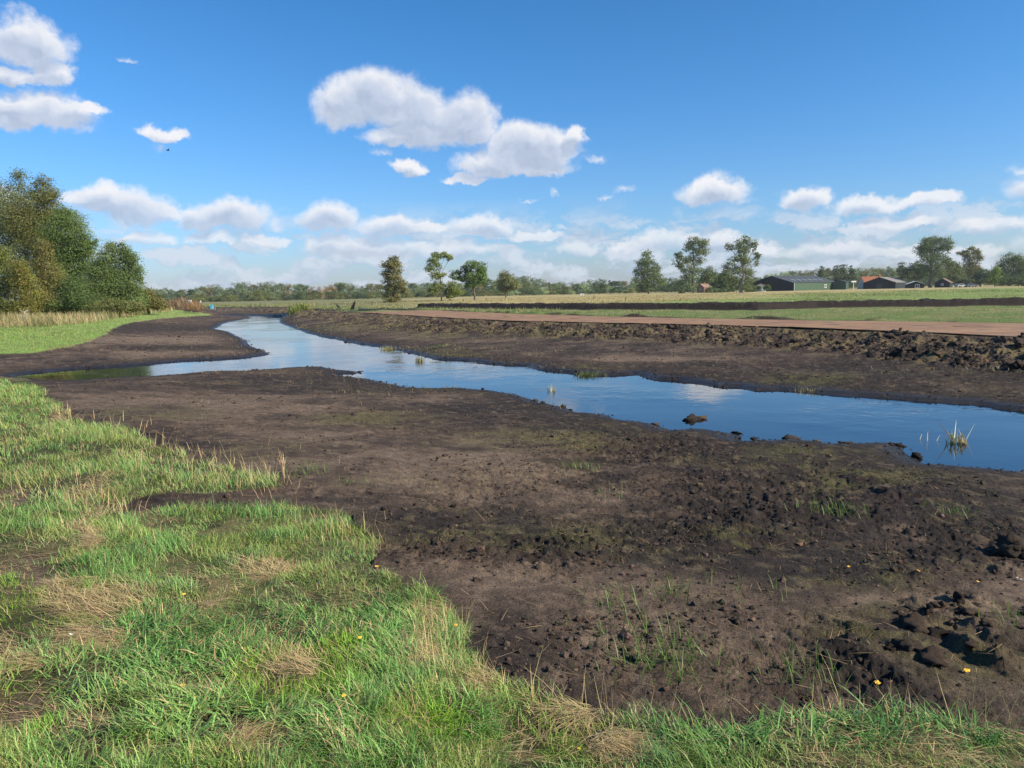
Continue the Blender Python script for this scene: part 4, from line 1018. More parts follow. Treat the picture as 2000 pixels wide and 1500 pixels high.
# the farm's trees on the right
G3 = 'trees around the farm on the right'
tree_px('farm_tree', 'tallest dome shaped tree above the farm sheds on the right', 'tree', [(1822,470,18,9),(1806,478,16,10),(1838,478,15,10),(1798,490,13,9),(1820,488,20,10),(1845,488,11,9),(1806,503,15,10),(1832,503,16,10),(1822,518,18,10),(1842,512,8,8),(1812,530,12,10),(1834,534,14,12)], 1817, 320, C(.085,.105,.048), OLV, 10000, 1.05, 3.0, group=G3, amount=.25)
tree_px('farm_tree', 'sparse reddish topped tree behind the dome shaped farm tree', 'tree', [(1893,487,8,6),(1880,494,10,5),(1872,497,7,4),(1905,494,8,7),(1893,503,11,8),(1908,505,7,7),(1896,517,14,9),(1888,530,18,10),(1905,530,14,10)], 1893, 335, C(.13,.125,.055), BRN, 5500, 1.1, 1.6, group=G3, amount=.6, fill=.3, stems=2)
tree_px('farm_tree', 'large rounded dark tree at the right edge behind the farm', 'tree', [(1972,506,18,10),(1957,514,14,11),(1988,514,16,12),(1964,530,20,14),(1990,532,20,16),(1955,545,16,12),(2012,525,20,20),(1975,548,30,12)], 1972, 315, C(.065,.085,.036), OLV, 9000, 1.1, 2.6, group=G3, amount=.2)
tree_px('farm_tree', 'low spreading tree left of the tallest farm tree, behind the grey roof', 'tree', [(1788,522,14,10),(1776,530,14,9),(1800,530,12,10),(1770,538,14,8),(1790,538,18,8)], 1785, 345, C(.07,.09,.038), OLV, 5000, 1.1, 1.8, group=G3, amount=.25)
tree_px('farm_tree', 'olive tree between the tallest farm tree and the sparse red topped one', 'tree', [(1850,512,10,8),(1860,520,12,9),(1848,530,16,12),(1868,534,12,12),(1855,545,18,9)], 1856, 325, C(.095,.105,.042), OLV, 5000, 1.1, 1.8, group=G3, amount=.35)
tree_px('farm_tree', 'small bright green young tree before the dark shrubs at the right edge', 'tree', [(1943,530,8,9),(1940,542,9,9),(1947,547,7,8)], 1943, 285, C(.14,.18,.05), YGR, 1800, 1.1, .8, amount=.3)
tree_px('farm_shrub', 'dark bushes right of the farm sheds, left of the bright young tree', 'shrub', [(1920,535,16,9),(1932,545,12,9),(1910,548,16,7),(1890,550,14,6)], 1915, 300, C(.05,.065,.032), OLV, 4500, 1.1, 1.2, amount=.2)
tree_px('farm_shrub', 'dark bushes at the right edge beneath the large rounded tree', 'shrub', [(1965,548,16,7),(1990,550,18,7),(2015,548,20,9),(2040,540,26,16)], 1990, 280, C(.05,.065,.03), OLV, 4500, 1.1, 1.2, amount=.2)
tree_px('farm_shrub', 'clipped green bush at the left gable corner of the barn', 'shrub', [(1498,562,6,5)], 1498, 282, C(.06,.09,.03), OLV, 900, 1.0, .6, amount=.1)
tree_px('farm_shrub', 'dark bushes at the foot of the rightmost tall poplar', 'shrub', [(1470,565,12,6),(1455,568,12,4),(1480,562,6,4)], 1465, 278, C(.06,.08,.03), OLV, 1500, 1.0, .6, amount=.1)
tree_px('farm_shrub', 'grey green bushes before the small brick house', 'shrub', [(1345,565,8,7),(1330,568,8,5),(1388,568,12,6),(1410,569,10,4)], 1360, 285, C(.09,.11,.06), OLV, 2500, 1.0, .6, amount=.2)

# ---- the far treeline, one tree at a time
TOP = [(240,566),(295,565),(335,562),(350,567),(382,563),(405,557),(428,556),(440,564),(460,553),(482,551),(497,557),(515,552),(545,551),(570,554),(595,553),(620,561),(645,557),(667,547),(682,555),(700,558),(720,555),(745,556),(795,548),(805,550),(820,555),(840,552),(890,555),(955,541),(970,549),(1012,542),(1026,538),(1040,543),(1053,545),(1067,552),(1092,549),(1120,554),(1147,545),(1160,549),(1174,545),(1196,549),(1230,549),(1300,543),(1330,543),(1400,541),(1483,541),(1500,537)]
def variant_set(kind):
    out = []
    for i in range(5):
        g = random.Random(100 + i + 50 * kind)
        L = []
        if kind == 0:      # broad crown
            for _ in range(11):
                z = g.uniform(.30, .86); w = .36 * math.sin(min(1, (1.05 - z) * 1.7) * 1.57)
                a = g.uniform(0, 6.28); L.append((math.cos(a) * w * g.uniform(.3, 1), math.sin(a) * w * g.uniform(.3, 1), z, .16, .16, .12))
            L.append((0, 0, .88, .13, .13, .11)); L.append((0, 0, .25, .33, .33, .16)); L.append((.1, .1, .14, .36, .36, .12))
        else:              # narrow crown
            for q in range(8):
                z = .15 + q * .1; w = .20 * (1 - .75 * (z - .1)); L.append((g.uniform(-.04, .04), g.uniform(-.04, .04), z, w, w, .11))
            L.append((0, 0, .95, .04, .04, .06))
        out.append(L)
    return out
VAR = [variant_set(0), variant_set(1)]
_cache = {}
def far_tree(px, dist, top, colname, kind, label, group, name='distant_tree', cat='tree', wscale=1.0):
    cols = {'grey green': (C(.125,.145,.085), C(.19,.19,.11)), 'dark green': (C(.07,.092,.055), OLV), 'olive': (C(.14,.14,.06), BRN), 'brownish': (C(.165,.13,.075), BRN), 'orange brown': (C(.30,.18,.09), RUST), 'pale silvery': (C(.24,.27,.18), C(.28,.28,.19))}
    i = rnd.randrange(3); key = (colname, kind, i)
    if key not in _cache:
        V, F, A = crown_arrays(VAR[kind][i], 2200, .026, *cols[colname], 40 + i * 7 + kind, amount=.4, fill=.3, clump=.3)
        mb = MB(); mb.tube([(0, 0, -.02), (.01, 0, .3), (0, 0, .75)], [.022, .016, .008], 6)
        _cache[key] = (new_mesh('crown', V, F, {'albedo': A}, mats=[M_LEAF]), mb.mesh('trunk', M_BARK))
    cm, tm = _cache[key]
    b = at_dist(px, dist); hy = 592.5 - .021 * px
    H = (hy - top) / FPX * dist + CAM_H
    root = link(name, None, None, (b[0], b[1], 0), rnd.uniform(0, 6.28)); root.scale = (H * rnd.uniform(.9, 1.2) * wscale, H * rnd.uniform(.9, 1.2) * wscale, H)
    tag(root, label, cat, group); link('crown', cm, root); link('trunk', tm, root)
    return root
def side_of(x):
    for lim, s in ((330, 'beside the grove'), (440, 'above the brush pile'), (565, 'above the river end'), (655, 'above the reeds'), (760, 'left of the russet lone tree'), (850, 'near the hooked lone tree'), (960, 'behind the lone trees'), (1080, 'right of the brownish round tree'), (1240, 'left of the tall poplars'), (1320, 'among the tall poplars'), (1420, 'behind the middle tall poplar'), (1500, 'left of the barn'), (1650, 'behind the barn roof'), (1770, 'behind the orange roof'), (9999, 'behind the farm')):
        if x < lim: return s
def treeline():
    x = 236.0
    while x < 1500:
        top = float(np.interp(x, [t[0] for t in TOP], [t[1] for t in TOP]))
        cn = rnd.choice(['grey green', 'grey green', 'dark green', 'olive', 'dark green', 'brownish', 'grey green'])
        if 605 < x < 630 or 635 < x < 648: cn = 'orange brown'
        d = rnd.uniform(410, 470)
        far_tree(x, d, top + rnd.uniform(-2.5, 2), cn, 0, f'{cn} tree in the far treeline {side_of(x)}', 'trees of the far treeline', wscale=1.0)
        x += rnd.uniform(8, 14)
    # lower, nearer bushes along the foot of the line
    x = 300.0
    while x < 1440:
        cn = rnd.choice(['dark green', 'olive', 'grey green', 'dark green', 'pale silvery' if x > 980 else 'olive'])
        far_tree(x, rnd.uniform(370, 400), 592.5 - .021 * x - rnd.uniform(5, 15), cn, 0, f'{cn} bush at the foot of the far treeline {side_of(x)}', 'bushes at the foot of the treeline', 'distant_bush', 'bush', 1.9)
        x += rnd.uniform(9, 17)
    # behind the barn and the farm
    TOP2 = [(1500,537),(1519,529),(1541,527),(1565,529),(1587,525),(1604,522),(1640,521),(1670,522),(1700,521),(1740,521),(1770,524),(1850,530),(2060,530)]
    x = 1498.0
    while x < 2060:
        top = float(np.interp(x, [t[0] for t in TOP2], [t[1] for t in TOP2]))
        cn = rnd.choice(['dark green', 'olive', 'grey green', 'brownish', 'dark green']) if x > 1545 else 'pale silvery'
        far_tree(x, rnd.uniform(400, 450), top + rnd.uniform(-1, 3), cn, 0, f'{cn} tree in the wood {side_of(x)}', 'trees of the wood behind the farm', wscale=.8)
        x += rnd.uniform(7, 12)
    for (x, t) in ((1604,520),(1634,518),(1647,516),(1662,519),(1760,512)):
        far_tree(x, 395, t, 'dark green', 1, {1604: 'narrow dark conifer top behind the middle of the barn roof', 1634: 'narrow dark conifer behind the right end of the barn ridge', 1647: 'taller narrow conifer just right of the barn ridge end', 1662: 'narrow conifer behind the right gable end of the barn', 1760: 'lone dark columnar conifer left of the domed farm tree'}[x], 'conifers behind the farm', 'conifer', 'tree')
    # the wood's depth behind its front trees
    n = 0; L = []
    g = np.random.default_rng(77)
    for x in np.arange(150, 2200, 5):
        top = float(np.interp(x, [t[0] for t in TOP] + [1541, 1604, 1740, 2200], [t[1] for t in TOP] + [530, 525, 525, 530])) + g.uniform(3, 8)
        d = g.uniform(480, 560); b = at_dist(x, d); H = (592.5 - .021 * x - top) / FPX * d + CAM_H
        for zf in (.2, .5, .8): L.append((b[0], b[1], H * zf, 2.2 + 1.2 * (1 - zf), 2.5, H * .2))
    V, F, A = crown_arrays(L, 60000, .5, C(.085, .105, .06), C(.13, .13, .07), 5, amount=.4, fill=.5, clump=.4)
    tag(link('distant_wood', new_mesh('distant_wood', V, F, {'albedo': A}, mats=[M_LEAF])), kind='stuff')
treeline()

# ------------------------------------------------------------------ farm buildings
M_GREENWALL = plain('green_cladding', (.045, .080, .045), .6, 0, .12, 1.0); M_DARK_SHADEWALL = plain('dark_and_shaded_cladding', (.010, .018, .022), .8, 0, .15, 1.0)  # the dark wall also holds the barn gable's shade as colour
M_ROOFDARK = plain('dark_sheet_roof', (.048, .056, .062), .85, 0, .15, .6); M_ROOFGREY = plain('weathered_sheet_roof', (.20, .18, .165), .8, 0, .3, .8)
M_TILE = plain('orange_roof_tile', (.25, .088, .045), .85, 0, .2, 1.2); M_TILEPALE = plain('pale_roof_tile', (.25, .15, .11), .85, 0, .2, 1.2)
M_BRICK = plain('brick', (.30, .16, .12), .85, 0, .2, 2); M_WHITE = plain('white_paint', (.78, .77, .74), .6, 0, .06, 2)
M_GLASS = plain('window_glass', (.03, .04, .05), .1, 0, .1, 1, 0, .5); M_TRIM = plain('light_trim', (.34, .37, .40), .6, 0, .1, 2); M_LIGHTSHEET = plain('skylight_sheet', (.20, .23, .27), .5, 0, .1, 2)
def corrugate(mb, A, B, C_, D, n, off=.03):
    """raised seams running from edge A-B to edge D-C on a roof plane or wall"""
    A, B, C_, D = map(np.array, (A, B, C_, D)); nr = np.cross(B - A, D - A); nr = nr / np.linalg.norm(nr)
    w = .04
    for i in range(1, n):
        t = i / n; p = A + (B - A) * t; q = D + (C_ - D) * t; u = (B - A) / np.linalg.norm(B - A) * w
        P = [p - u, p + u, q + u, q - u]
        mb.hexa(np.array([*(x - nr * .01 for x in P), *(x + nr * off for x in P)]))
def shed(name, label, cat, px, dist, Wd, L, eave, ridge, alpha, wall, wall2, roof, over=.25, group=None, seams=True):
    """gabled building; origin at the near corner: local +x runs along the gable to the far left, local +y along the long side to the right"""
    b = at_dist(px, dist); root = link(name, None, None, (b[0], b[1], 0.0)); tag(root, label, cat, group)
    ca, sa = math.cos(alpha), math.sin(alpha)
    gx = np.array([-ca, sa, 0]); ly = np.array([sa, ca, 0]); up = np.array([0, 0, 1.0]); Z0 = -0.3
    def P(x, y, z): return gx * x + ly * y + up * z
    t = .2
    m2 = MB()
    for y0 in (0, L):
        y1 = y0 + (t if y0 == 0 else -t); m1 = MB()
        a = [P(0, y0, Z0), P(Wd, y0, Z0), P(Wd, y0, eave), P(Wd / 2, y0, ridge), P(0, y0, eave)]; c = [P(0, y1, Z0), P(Wd, y1, Z0), P(Wd, y1, eave), P(Wd / 2, y1, ridge), P(0, y1, eave)]
        m1.add(np.array(a + c), [[0, 1, 2, 4], [5, 9, 7, 6], [0, 5, 6, 1], [1, 6, 7, 2], [4, 9, 5, 0], [2, 7, 8, 3], [3, 8, 9, 4]])
        m1.f3.append(np.array([[4, 2, 3], [9, 8, 7]])); m1.build('gable_wall', wall, root)
    for x0 in (0, Wd):
        x1 = x0 + (t if x0 == 0 else -t); e = t + .003
        m2.hexa(np.array([P(x0, e, Z0), P(x0, L - e, Z0), P(x1, L - e, Z0), P(x1, e, Z0), P(x0, e, eave), P(x0, L - e, eave), P(x1, L - e, eave - .003), P(x1, e, eave - .003)]))
    if seams: corrugate(m2, P(0, .3, .02), P(0, L - .3, .02), P(0, L - .3, eave - .1), P(0, .3, eave - .1), int(L / 1.1), -.03)
    m2.build('side_wall', wall2, root)
    mr = MB(); sl = (ridge - eave) / (Wd / 2); o = over
    for sgn in (0, 1):
        xe, xr = ((-o, Wd / 2) if sgn == 0 else (Wd + o, Wd / 2)); ze = eave - sl * o + .05; zr = ridge + .05
        mr.hexa(np.array([P(xe, -o, ze), P(xe, L + o, ze), P(xr, L + o, zr), P(xr, -o, zr), P(xe, -o, ze + .12), P(xe, L + o, ze + .12), P(xr, L + o, zr + .12), P(xr, -o, zr + .12)]))
    if seams: corrugate(mr, P(-o, 0, eave - sl * o + .18), P(-o, L, eave - sl * o + .18), P(Wd / 2, L, ridge + .18), P(Wd / 2, 0, ridge + .18), int(L / 1.0), -.04)
    rf = mr.build('roof', roof, root)
    return root, P, rf
def opening(name, P, root, x, y, z, w, h, material, frame=M_WHITE, side='long'):
    mb = MB(); mg = MB()
    if side == 'long':
        Q = lambda dy, dz, ox: P(ox, y + dy, z + dz)
    else:
        Q = lambda dx, dz, oy: P(x + dx, oy, z + dz)
    def slab(m_, a, b, c, d, o0, o1):
        m_.hexa(np.array([Q(a, c, o0), Q(b, c, o0), Q(b, c, o1), Q(a, c, o1), Q(a, d, o0), Q(b, d, o0), Q(b, d, o1), Q(a, d, o1)]))
    f = .14
    slab(mb, -w/2, w/2, -h/2, -h/2+f, -.08, .02); slab(mb, -w/2, w/2, h/2-f, h/2, -.08, .02)
    slab(mb, -w/2, -w/2+f, -h/2+f, h/2-f, -.08, .02); slab(mb, w/2-f, w/2, -h/2+f, h/2-f, -.08, .02); slab(mb, -.04, .04, -h/2+f, h/2-f, -.07, .02)
    slab(mg, -w/2+f, w/2-f, -h/2+f, h/2-f, -.04, .01)
    o = mb.build(name, frame, root); mg.build('pane', material, o); return o

root, P, rf = shed('barn', 'long dark roofed green barn with its shaded gable end coloured nearly black', 'barn', 1551, 300, 19.5, 32.5, 3.15, 6.0, R(50), M_DARK_SHADEWALL, M_GREENWALL, M_ROOFDARK)  # shade on the gable is put into its near-black wall colour
opening('window', P, root, 0, 24.6, 1.55, 1.7, 1.3, M_GLASS)
mb = MB(); mb.hexa(np.array([P(-.36, -.34, 3.02), P(-.36, -.22, 3.02), P(9.75, -.22, 6.0), P(9.75, -.34, 6.0), P(-.36, -.34, 3.32), P(-.36, -.22, 3.32), P(9.75, -.22, 6.3), P(9.75, -.34, 6.3)])); mb.build('verge_board', M_TRIM, root)
mb = MB(); mb.hexa(np.array([P(-.36, 32.78, 3.02), P(-.36, 32.9, 3.02), P(9.75, 32.9, 6.0), P(9.75, 32.78, 6.0), P(-.36, 32.78, 3.32), P(-.36, 32.9, 3.32), P(9.75, 32.9, 6.3), P(9.75, 32.78, 6.3)])); mb.build('verge_board', M_TRIM, root)
mb = MB(); mb.hexa(np.array([P(-.06, -.06, -.1), P(-.06, .2, -.1), P(-.01, .2, -.1), P(-.01, -.06, -.1), P(-.06, -.06, 3.0), P(-.06, .2, 3.0), P(-.01, .2, 3.0), P(-.01, -.06, 3.0)])); mb.build('corner_trim', M_TRIM, root)
sl = (6.0 - 3.15) / 9.75
for i in range(6):
    y = 4.5 + i * 4.3; a, b = 2.4, 4.4
    mb = MB(); z0, z1 = 3.15 + sl * a + .19, 3.15 + sl * b + .19
    mb.hexa(np.array([P(a, y, z0), P(a, y + 1.3, z0), P(b, y + 1.3, z1), P(b, y, z1), P(a, y, z0 + .04), P(a, y + 1.3, z0 + .04), P(b, y + 1.3, z1 + .04), P(b, y, z1 + .04)])); mb.build('skylight', M_LIGHTSHEET, rf)
root, P, rf = shed('annex_shed', 'low darker green annex at the right end of the long green barn', 'shed', 1652, 316, 5, 5.5, 3.0, 3.8, R(35), M_GREENWALL, plain('annex_green', (.035, .075, .05), .6), M_ROOFDARK)
mb = MB(); b0 = at_dist(1667, 312); mb.box((0, 0, 1.45), (.16, .16, 2.9)); mb.box((0, 0, 3.15), (1.9, .5, .55)); w = mb.build('white_board', M_WHITE, None, (b0[0], b0[1], 0)); tag(w, 'white sign board on a post at the right end of the green barn', 'board')
root, P, rf = shed('cottage', 'small white fronted outbuilding with a red roof left of the barn', 'house', 1494, 292, 3.4, 3.6, 2.2, 2.9, R(22), M_WHITE, M_WHITE, M_TILE, seams=False)
opening('door', P, root, 1.7, 0, 1.0, 1.2, 1.8, M_GLASS, side='gable')
root, P, rf = shed('brick_house', 'small brick house with a pale orange roof under the middle tall poplar', 'house', 1375, 300, 3.6, 4.2, 2.1, 3.3, R(55), M_BRICK, M_BRICK, M_TILEPALE, seams=False)
opening('window', P, root, 1.8, 0, 1.2, .9, .9, M_GLASS, side='gable')
mb = MB(); mb.box((0, 0, 0), (.5, .5, .9)); mb.build('chimney', M_BRICK, rf, P(1.8, 2.2, 3.5))
root, P, rf = shed('farmhouse', 'farmhouse with a steep bright orange tiled roof and white gable', 'house', 1690, 335, 6.0, 9.5, 2.2, 5.2, R(82), plain('cream_wall', (.45, .43, .38), .8), M_BRICK, M_TILE, seams=False)
opening('window', P, root, 3.0, 0, 2.2, 1.2, 1.4, M_GLASS, side='gable')
mb = MB(); mb.box((0, 0, 0), (.7, .7, 1.0)); mb.build('chimney', M_BRICK, rf, P(3.0, 8.5, 6.0))
root, P, rf = shed('cow_shed', 'long grey roofed shed with a dark gable in front of the orange roof', 'shed', 1749, 305, 12, 25, 2.4, 4.6, R(38), M_DARK_SHADEWALL, M_DARK_SHADEWALL, M_ROOFGREY)
opening('door', P, root, 6, 0, 1.1, 2.4, 2.2, M_GLASS, M_DARK_SHADEWALL, side='gable')
root, P, rf = shed('lean_shed', 'low dark shed with a white front beam under the tallest farm tree', 'shed', 1805, 300, 6, 5, 1.6, 2.6, R(20), M_DARK_SHADEWALL, M_DARK_SHADEWALL, M_WHITE, seams=False)
opening('door', P, root, 2.4, 0, .8, 1.6, 1.4, M_GLASS, side='gable')
root, P, rf = shed('brown_roofed_shed', 'small shed with a brown roof right of the tallest farm tree trunk', 'shed', 1855, 312, 5.5, 5, 1.9, 3.6, R(42), M_DARK_SHADEWALL, M_DARK_SHADEWALL, plain('brown_roof', (.16, .11, .09), .8, 0, .25, 1))
opening('window', P, root, 2.7, 0, 1.2, 1.0, .9, M_GLASS, side='gable')
def car(px, dist, label, col, rz):
    b = at_dist(px, dist); root = link('parked_car', None, None, (b[0], b[1], 0), rz); tag(root, label, 'car')
    prof = np.array([(-2.1,.35),(2.1,.35),(2.15,.75),(1.2,.92),(.55,1.42),(-1.1,1.45),(-1.9,.95),(-2.15,.8)])
    n = len(prof); V = np.vstack([np.c_[prof[:,0], np.full(n,-.85), prof[:,1]], np.c_[prof[:,0], np.full(n,.85), prof[:,1]]])
    me = bpy.data.meshes.new('body'); me.from_pydata([tuple(v) for v in V], [], [tuple(range(n)), tuple(range(2*n-1,n-1,-1))] + [(i,i+n,(i+1)%n+n,(i+1)%n) for i in range(n)]); me.materials.append(col); link('body', me, root)
    mb = MB()
    for s in (-1, 1): mb.hexa(np.array([(-1.6,s*.86,.95),(.9,s*.86,.95),(.9,s*.88,.95),(-1.6,s*.88,.95),(-1.1,s*.86,1.34),(.5,s*.86,1.34),(.5,s*.88,1.34),(-1.1,s*.88,1.34)]))
    mb.build('window', M_GLASS, root)
    for sx in (-1.3, 1.3):
        for s in (-1, 1):
            w = MB(); w.tube([(sx, s*.7, .32), (sx, s*.9, .32)], .32, 12); w.build('wheel', M_GLASS, root)
car(1876, 292, 'small pale car half hidden beside the farm sheds', plain('silver_paint', (.30, .31, .32), .5), .3)
car(1897, 292, 'dark grey car with pale roof before the dark farm bushes', plain('car_paint', (.12, .14, .17), .35), .1)
# ------------------------------------------------------------------ far left: container, cabins, brush
def small_box(name, label, cat, px, base_py, w_px, h_px, material, z=0.0, roofed=False):
    p = at(px, base_py, z); s = p[1] / FPX; mb = MB(); w, h = w_px * s, h_px * s
    root = link(name, None, None, (p[0], p[1], z)); tag(root, label, cat)
    mb.box((0, 0, h * .46), (w, w * .8, h * .88)); mb.build('body', material, root)
    l = MB(); l.box((0, 0, h * .95), (w * 1.08, w * .88, h * .1)); l.build('lid', material, root)
    d = MB(); d.box((w * .1, -w * .41, h * .42), (w * .5, .03, h * .62)); d.build('door', M_TRIM, root)
small_box('blue_container', 'small bright cyan blue box standing at the end of the brown brush pile', 'container', 414, 603.5, 5, 8, plain('cyan_plastic', (.05, .45, .62), .4), -.1)
small_box('white_cabin', 'long low white cabin far behind the brown brush pile', 'cabin', 341, 591, 11, 4.5, M_WHITE)
small_box('white_cabin', 'short white cabin right of the long white one', 'cabin', 371, 592, 5, 6, M_WHITE)
small_box('white_crate', 'white box lying on top of the brush heap', 'box', 388, 600, 6, 4, M_WHITE, .3)
small_box('white_post_box', 'narrow pale post standing in the far pasture', 'post', 392, 592, 1.8, 5, M_WHITE)
small_box('white_hut', 'tiny white hut before the far treeline right of the brownish tree', 'hut', 1137, 577, 7, 3.5, M_WHITE)
def brush(label, px0, px1, base, h, col, n, seed):
    g = np.random.default_rng(seed); q = np.c_[g.uniform(px0, px1, n), g.uniform(base - 3, base + 1, n)]
    P_ = ats(q, 0.0); s = np.hypot(P_[:, 0], P_[:, 1]) / FPX
    env = np.clip(1 - ((q[:, 0] - (px0 + px1) / 2) / ((px1 - px0) / 2 + 1)) ** 2, .1, 1)
    c = lerp(np.repeat(np.array(col)[None], n, 0), np.repeat(C(.22, .16, .09)[None], n, 0), g.uniform(0, 1, n))
    cen = P_.mean(0)
    L = [blades(np.c_[P_, g.uniform(0, .4, n) * env], g.uniform(0, 6.28, n), h * s * env * g.uniform(.5, 1.1, n), .6 * s * g.uniform(.5, 1.3, n), np.abs(g.normal(.5, .5, n)), g.uniform(0, 1.2, n), vary(c, n, .3, g), 3, g=g)]
    blade_object('brush_pile', L, M_STRAW, loc=(cen[0], cen[1], 0), label=label, cat='brush pile')
brush('brown heap of dead branches between the grove and the blue box', 318, 372, 605, 22, (.20, .11, .07), 1800, 1)
brush('rust brown dead stalks beside the white box at the far bank', 366, 398, 606, 20, (.27, .13, .06), 1200, 2)
brush('greyish brown scrub at the foot of the grove beside the brush heap', 292, 335, 604, 20, (.17, .14, .07), 1500, 3)
brush('pinkish brown twiggy growth behind the dead branch heap', 345, 372, 600, 22, (.26, .16, .12), 500, 4)
# fence posts in the far pasture
M_POST = plain('grey_wood', (.30, .26, .20), .9, 0, .2, 3); M_POSTDARK = plain('dark_wood', (.07, .055, .045), .9, 0, .3, 3)
for (px, py, h, dark) in [(490,600,5,1),(499,599,5,1),(509,599,6,1),(523,600,8,0),(528,599,7,0),(544,602,6,1),(557,600,6,0),(585,600,5,1),(614,600,9,0),(640,600,6,0),(674,598,7,0),(700,598,6,0),(728,597,6,1),(735,598,8,0),(420,602,9,0),(1222,589,8,1),(1160,584,6,1),(1330,588,5,1),(905,590,5,1),(950,588,5,1)]:
    p = at(px, py, 0); s = p[1] / FPX; mb = MB(); r = .45 * s + .02
    mb.tube([(0, 0, -.3), (rnd.uniform(-.03, .03), 0, h * s)], [r, r * .9], 6)
    o = mb.build('fence_post', M_POSTDARK if dark else M_POST, None, (p[0], p[1], ground_z(p[0], p[1])[0]))
    lab = ('dark' if dark else 'pale') + ' wooden post in the pasture ' + ('beyond the far end of the river' if px < 600 else 'behind the reeds' if px < 660 else 'near the dark leaning boards' if px < 715 else 'at the foot of the russet lone tree' if px < 760 else 'below the lone trees' if px < 1000 else 'beyond the long dark spoil ridge')
    tag(o, lab, 'post', 'posts in the pasture')

# the two dark boards sticking up from the bank
M_CHAR = plain('blackened_timber', (.018, .016, .015), .8, 0, .3, 4, .4)
p = at(690, 606, 0); s = p[1] / FPX * 1.0
mb = MB(); g0 = -.2
mb.hexa(np.array([(-9*s,-.12,g0),(-2*s,-.12,g0),(-2*s,.12,g0),(-9*s,.12,g0),(1*s,-.10,14.5*s),(4.6*s,-.10,19*s),(4.6*s,.10,19*s),(1*s,.10,14.5*s)]))
mb.hexa(np.array([(-2.1*s,-.13,g0),(.8*s,-.13,g0+.1),(.8*s,.13,g0+.1),(-2.1*s,.13,g0),(2.6*s,-.11,11.5*s),(4.9*s,-.11,16*s),(4.9*s,.11,16*s),(2.6*s,.11,11.5*s)]))
tag(mb.build('timber_slab', M_CHAR, None, (p[0], p[1], 0)), 'wide black slab leaning to the right at the end of the rusty track', 'timber')
p = at(668, 605, 0)
mb = MB(); mb.hexa(np.array([(1*s,-.08,g0),(4*s,-.08,g0),(4*s,.08,g0),(1*s,.08,g0),(-11.5*s,-.08,9.0*s),(-10*s,-.08,11.2*s),(-10*s,.08,11.2*s),(-11.5*s,.08,9.0*s)]))
tag(mb.build('timber_beam', M_CHAR, None, (p[0], p[1], 0)), 'thin black beam leaning to the left beside the wide black slab', 'timber')
# bare sapling before the grove
p = at(50, 634, 0); s = p[1] / FPX; mb = MB(); g = random.Random(3)
mb.tube([(0, 0, -.1), (.02, 0, 12 * s), (-.05, 0, 30 * s)], [.035, .025, .01], 6)
for _ in range(16):
    z = g.uniform(6, 26) * s; d = g.choice((-1, 1)) * g.uniform(4, 12) * s
    mb.tube([(0, 0, z), (d * .5, g.uniform(-.3, .3), z + 4 * s), (d, g.uniform(-.4, .4), z + g.uniform(4, 12) * s)], [.015, .011, .005], 4)
tag(mb.build('bare_sapling', plain('pale_twig', (.42, .36, .28), .9), None, (p[0], p[1], 0)), 'leafless pale sapling in the tall dry grass before the grove', 'sapling')
# bird
bp_ = px_dir([328], [294])[0] * 70 + np.array([0, 0, CAM_H]); mb = MB(); mb.tube([(-.13, 0, 0), (0, 0, .01), (.15, 0, .01)], [.01, .04, .012], 8)
for s_ in (-1, 1):
    mb.hexa(np.array([(-.05, 0, 0), (.05, 0, 0), (.02, s_ * .22, .10), (-.07, s_ * .22, .10), (-.05, 0, .012), (.05, 0, .012), (.02, s_ * .22, .108), (-.07, s_ * .22, .108)]))
tag(mb.build('bird', M_CHAR, None, bp_, .8), 'tiny dark bird flying below the small left cloud', 'bird')

# ------------------------------------------------------------------ reeds and water plants
def reed(name, label, px, py, wpx, hpx, n, cols, seed, group=None, thick=.9, inc=.12, z=ZW, seg=3):
    g = np.random.default_rng(seed); c0 = at(px, py, z); s = c0[1] / FPX
    x = g.normal(0, .34, n).clip(-.9, .9) * wpx * s; y = g.normal(0, .25, n) * wpx * s * .8
    P_ = np.c_[c0[0] + x, c0[1] + y, np.full(n, z - .03)]
    t = g.uniform(0, 1, (n, 1)); c = np.array(cols[0])[None] * (1 - t) + np.array(cols[1])[None] * t
    L = [blades(P_, g.uniform(0, 6.28, n), hpx * s * g.uniform(.45, 1.1, n), thick * s * g.uniform(.6, 1.3, n), np.abs(g.normal(inc, inc * .8, n)), g.uniform(-.1, .6, n), vary(c, n, .2, g), seg, g=g)]
    blade_object(name, L, M_BLADE, loc=(c0[0], c0[1], z), label=label, cat='reeds', group=group)
GR, YW, TN = (.12, .19, .06), (.32, .30, .08), (.42, .32, .16)
reed('reed_clump', 'tall green reed clump at the far right bank of the river', 590, 617, 26, 28, 420, (GR, YW), 1, thick=1.5)
reed('reed_clump', 'thin yellowing reeds at the right side of the tall reed clump', 615, 617, 18, 16, 160, (YW, TN), 2, thick=1.2)
reed('reed_clump', 'dense yellow green reeds at the left side of the tall reed clump', 574, 620, 12, 24, 160, (YW, GR), 3, thick=1.4)
reed('rush_tuft', 'small green rush tuft in the water at the far shore, left one', 820, 706, 12, 14, 60, (GR, TN), 4)
reed('rush_tuft', 'low wide green sedge patch at the far shore in mid river', 1150, 734, 38, 14, 260, ((.10, .14, .05), (.20, .18, .07)), 5, thick=1.2, inc=.4)
reed('rush_tuft', 'dry straw coloured clump on the far shore before the dark mud', 1590, 765, 46, 14, 260, (TN, YW), 6, thick=1.2, inc=.6)
reed('rush_tuft', 'small dry tuft on the far shore left of the green sedge', 760, 683, 26, 10, 120, (TN, YW), 7)
reed('dry_reed', 'pale dry reed stubs standing in the middle of the river', 1079, 764, 10, 20, 16, (TN, (.6, .5, .33)), 8, thick=1.6)
